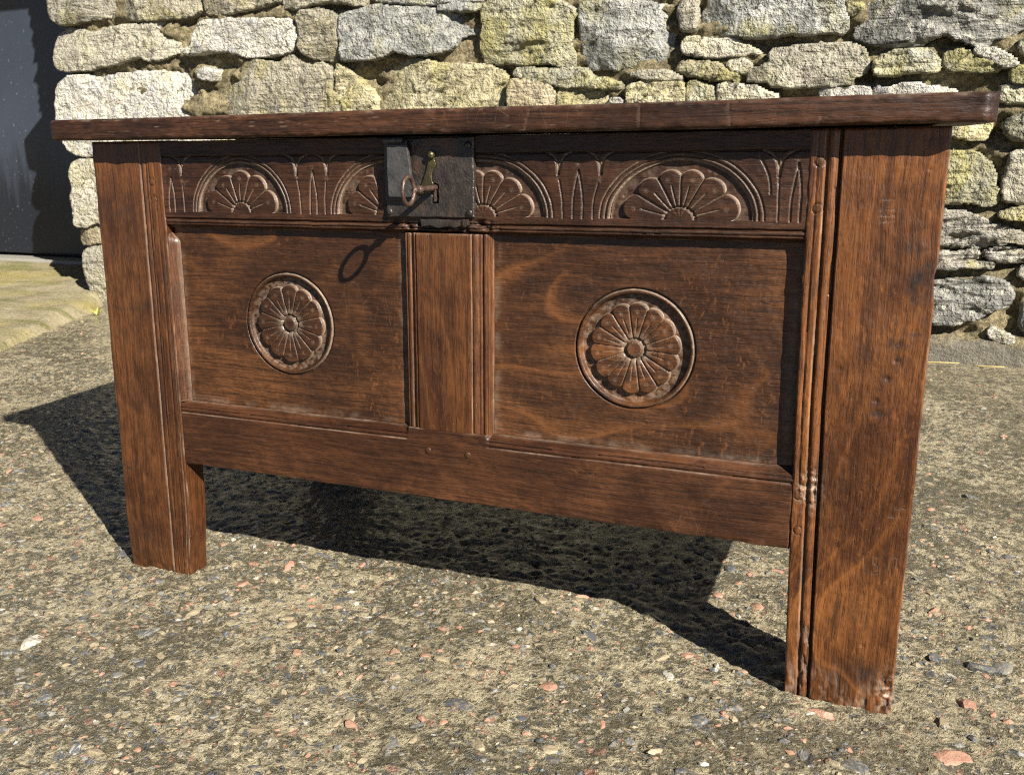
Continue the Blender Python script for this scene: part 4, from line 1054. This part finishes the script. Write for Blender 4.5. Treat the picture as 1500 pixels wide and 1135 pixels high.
relief('lid', -0.0545, 1.2925, 0.7240, 0.7556, -0.035, 0.715, lid_fn, 0.0022, OAK_LID, chest, 0.0062, 0.0014,
       zwarp=lambda X, Z: 0.0015 * fbm(X * 3, X * 0, 2, 9) - 0.0012 * np.sin(math.pi * np.clip((X + 0.05) / 1.336, 0, 1)) * sst(0.74, 0.7224, Z))

# ---- carcass behind the front
for x0, x1 in ((0.0, 0.150), (1.115, 1.25)):
    box('rear_post', x0, x1, 0.605, 0.660, -0.006, 0.7205, OAK_STILE_L, chest, 0.003)
for x0, x1 in ((0.012, 0.034), (1.216, 1.238)):
    box('side_panel', x0 + 0.004, x1 - 0.004, 0.0455, 0.606, 0.29, 0.640, OAK_PANEL, chest, 0.001)
    box('side_rail', x0, x1, 0.0465, 0.6055, 0.198, 0.292, OAK_RAIL, chest, 0.002)
    box('side_rail', x0, x1, 0.0465, 0.6055, 0.638, 0.7200, OAK_RAIL, chest, 0.002)
box('back_board', 0.1495, 1.1155, 0.615, 0.640, 0.200, 0.7195, OAK_INSIDE, chest, 0.002)
box('floor_board', 0.036, 1.214, 0.048, 0.614, 0.206, 0.222, OAK_INSIDE, chest, 0.002)

# ---- pegs
for px, pz, r in [(1.1140, .6841, .0050), (1.1150, .6301, .0055), (1.1180, .2742, .0052), (1.1210, .2277, .0052), (0.5948, .2740, .0048), (0.6587, .2740, .0048), (0.1170, .6593, .0050), (0.1195, .6320, .0045)]:
    lathe('peg', [(r, -0.010), (r, 0.0002), (r * 0.85, 0.0007), (r * 0.3, 0.0008)], (px, 0.0010, pz), (0.05 * random.uniform(-1, 1), -1, 0.05 * random.uniform(-1, 1)), OAK_PEG, chest, 14, True)

# ---- lock plate, hasp and swinging keyhole cover
lock = None
def plate_fn(X, Z):
    H = 0.0009 * fbm(X * 40, Z * 40, 3, 3) + 0.0004 * fbm(X * 220, Z * 220, 2, 6)
    slot = (np.abs(X - 0.6155) < 0.0045) & (Z > 0.6320) & (Z < 0.650) | (np.hypot(X - 0.6155, Z - 0.6525) < 0.0058)
    H = np.where(slot, -0.017, H)
    return H, 0.10 * np.clip(fbm(X * 50, Z * 50, 3, 9), 0, 1)
plate = relief('lock_plate', 0.5385, 0.6735, 0.6125, 0.7195, -0.0045, 0.020, plate_fn, 0.0010, IRON, chest, 0.0012, xwarp=lambda X, Z: 0.0012 * fbm(X * 25, Z * 45, 3, 71), zwarp=lambda X, Z: 0.0012 * fbm(X * 45, Z * 25, 3, 72))
for px, pz in [(0.5450, .6195), (0.6675, .6195), (0.6655, .7085), (0.5440, .7090)]:
    lathe('nail', [(0.0046, 0.0), (0.0046, 0.001), (0.0036, 0.0024), (0.0015, 0.003)], (px, -0.0052, pz), (0, -1, 0), IRON, plate, 12)
hasp = prism('hasp', [(0.5475, 0.7105), (0.5790, 0.7105), (0.5815, 0.69), (0.5875, 0.6420), (0.5855, 0.6402), (0.5500, 0.6402), (0.5482, 0.6420), (0.5470, 0.68)], -0.0165, -0.0095, IRON_GREY, chest, 0.0012)
hinge = lathe('hinge_barrel', [(0.0035, 0), (0.0040, 0.001), (0.0040, 0.0085), (0.0034, 0.009), (0.0040, 0.0095), (0.0040, 0.019), (0.0034, 0.0195), (0.0040, 0.020), (0.0040, 0.028), (0.0033, 0.029)], (0.5420, -0.013, 0.7160), (1, 0, 0), IRON_GREY, chest, 14)
prism('hasp_back', [(0.5400, 0.7165), (0.5760, 0.7165), (0.5780, 0.6350), (0.5400, 0.6350)], -0.0098, -0.0060, IRON, chest, 0.0008)
cover = prism('keyhole_cover', [(0.6085, 0.6915), (0.6165, 0.6915), (0.6190, 0.6835), (0.6150, 0.6770), (0.6120, 0.6700), (0.6125, 0.6620), (0.6150, 0.6580), (0.6110, 0.6500), (0.6100, 0.6440), (0.5930, 0.6440), (0.5945, 0.6540), (0.5995, 0.6640), (0.6045, 0.6760), (0.6060, 0.6840)], -0.0086, -0.0060, BRASS, chest, 0.0009)
lathe('pivot_knob', [(0.0030, 0), (0.0048, 0.001), (0.0056, 0.004), (0.0046, 0.0070), (0.002, 0.0084)], (0.6128, -0.0062, 0.6960), (0, -1, 0), BRASS, cover, 14)
prism('strap', [(0.5900, 0.6105), (0.6560, 0.6095), (0.6580, 0.6040), (0.6440, 0.5985), (0.6340, 0.6010), (0.6180, 0.5975), (0.6050, 0.6015), (0.5920, 0.5990)], -0.0015, 0.004, IRON, chest, 0.0008)
prism('staple', [(0.6560, 0.6105), (0.6645, 0.6105), (0.6645, 0.6025), (0.6600, 0.5995), (0.6560, 0.6020)], -0.0045, 0.004, IRON, chest, 0.0008)

# ------------------------------------------------------------------ the key in the lock
key = tag(empty('key', (0.6155, -0.004, 0.6640)), 'brown iron key with ring bow standing in the chest lock', 'key')
AX = Vector((-0.03, -1.0, -0.005)).normalized()
def kp(o):
    o.parent = key; return o
kp(lathe('shank', [(0.0036, -0.014), (0.0042, 0.0), (0.0041, 0.030), (0.0040, 0.044), (0.0052, 0.0452), (0.0056, 0.0465), (0.0045, 0.0480), (0.0058, 0.0495), (0.0060, 0.0515), (0.0046, 0.0530), (0.0040, 0.0560), (0.0048, 0.0590), (0.0044, 0.0630), (0.0030, 0.0650)], (0, 0, 0), AX, RUST, None, 18))
kp(box('bit', -0.0018, 0.0018, -0.002, 0.012, -0.019, -0.003, RUST, None, 0.0004))
V = []; F = []
nu, nv = 44, 12
side = Vector((0, 0, 1)); ctr = AX * 0.0800
for i in range(nu):
    a = 2 * math.pi * i / nu
    rad = (AX * math.cos(a) * 0.0160 + side * math.sin(a) * 0.0180)
    nrm = rad.normalized(); bi = AX.cross(side).normalized()
    tr = 0.0026 + 0.0006 * abs(math.sin(a))
    for j in range(nv):
        b = 2 * math.pi * j / nv
        V.append(ctr + rad + nrm * math.cos(b) * tr + bi * math.sin(b) * tr)
        F.append((i * nv + j, ((i + 1) % nu) * nv + j, ((i + 1) % nu) * nv + (j + 1) % nv, i * nv + (j + 1) % nv))
me = bpy.data.meshes.new('bow'); me.from_pydata([tuple(v) for v in V], [], F)
for f in me.polygons: f.use_smooth = True
kp(link_mesh('bow', me, RUST))

# ------------------------------------------------------------------ small growth at the foot of the doorstep
t = NT('weed_leaf'); WEED = t.fin(t.mix(t.noise(t.pos(), 60, 2), (0.16, 0.17, 0.03), (0.34, 0.34, 0.08)), 0.6)
weed = tag(empty('weed', (-2.00, 2.08, 0.0)), 'small yellow green weed at the foot of the doorstep ramp', 'weed')
for i in range(16):
    a = rs.uniform(0, 6.28); L = rs.uniform(0.02, 0.05); lean = rs.uniform(0.3, 1.1)
    d = Vector((math.cos(a) * math.sin(lean), math.sin(a) * math.sin(lean), math.cos(lean))); w = Vector((-math.sin(a), math.cos(a), 0)) * L * 0.16
    up = Vector((0, 0, 1))
    m1 = d * L * 0.5 + up * L * 0.06; e = d * L
    me = bpy.data.meshes.new('leaf')
    th = up * 0.0012
    me.from_pydata([(0, 0, 0), tuple(m1 + w), tuple(e), tuple(m1 - w), tuple(m1 + th * 3)], [], [(0, 3, 4), (0, 4, 1), (1, 4, 2), (4, 3, 2)])
    o = link_mesh('leaf', me, WEED, weed)

t = NT('dry_straw'); STRAW = t.fin((0.34, 0.26, 0.10), 0.7)
for (x0, y0, x1, y1), lab in [((1.30, 2.245, 1.42, 2.25), 'pale straw lying at the wall foot just right of the chest'), ((1.47, 2.24, 1.545, 2.235), 'short pale straw lying at the wall foot near the picture edge')]:
    L = math.hypot(x1 - x0, y1 - y0)
    s = lathe('straw', [(0.0012, 0), (0.0022, 0.004), (0.0024, L * 0.5), (0.0018, L)], (0, 0, 0), (x1 - x0, y1 - y0, 0.004), STRAW, None, 8)
    s.location = (x0, y0, 0.007)
    tag(s, lab, 'straw', 'straws at the wall foot')
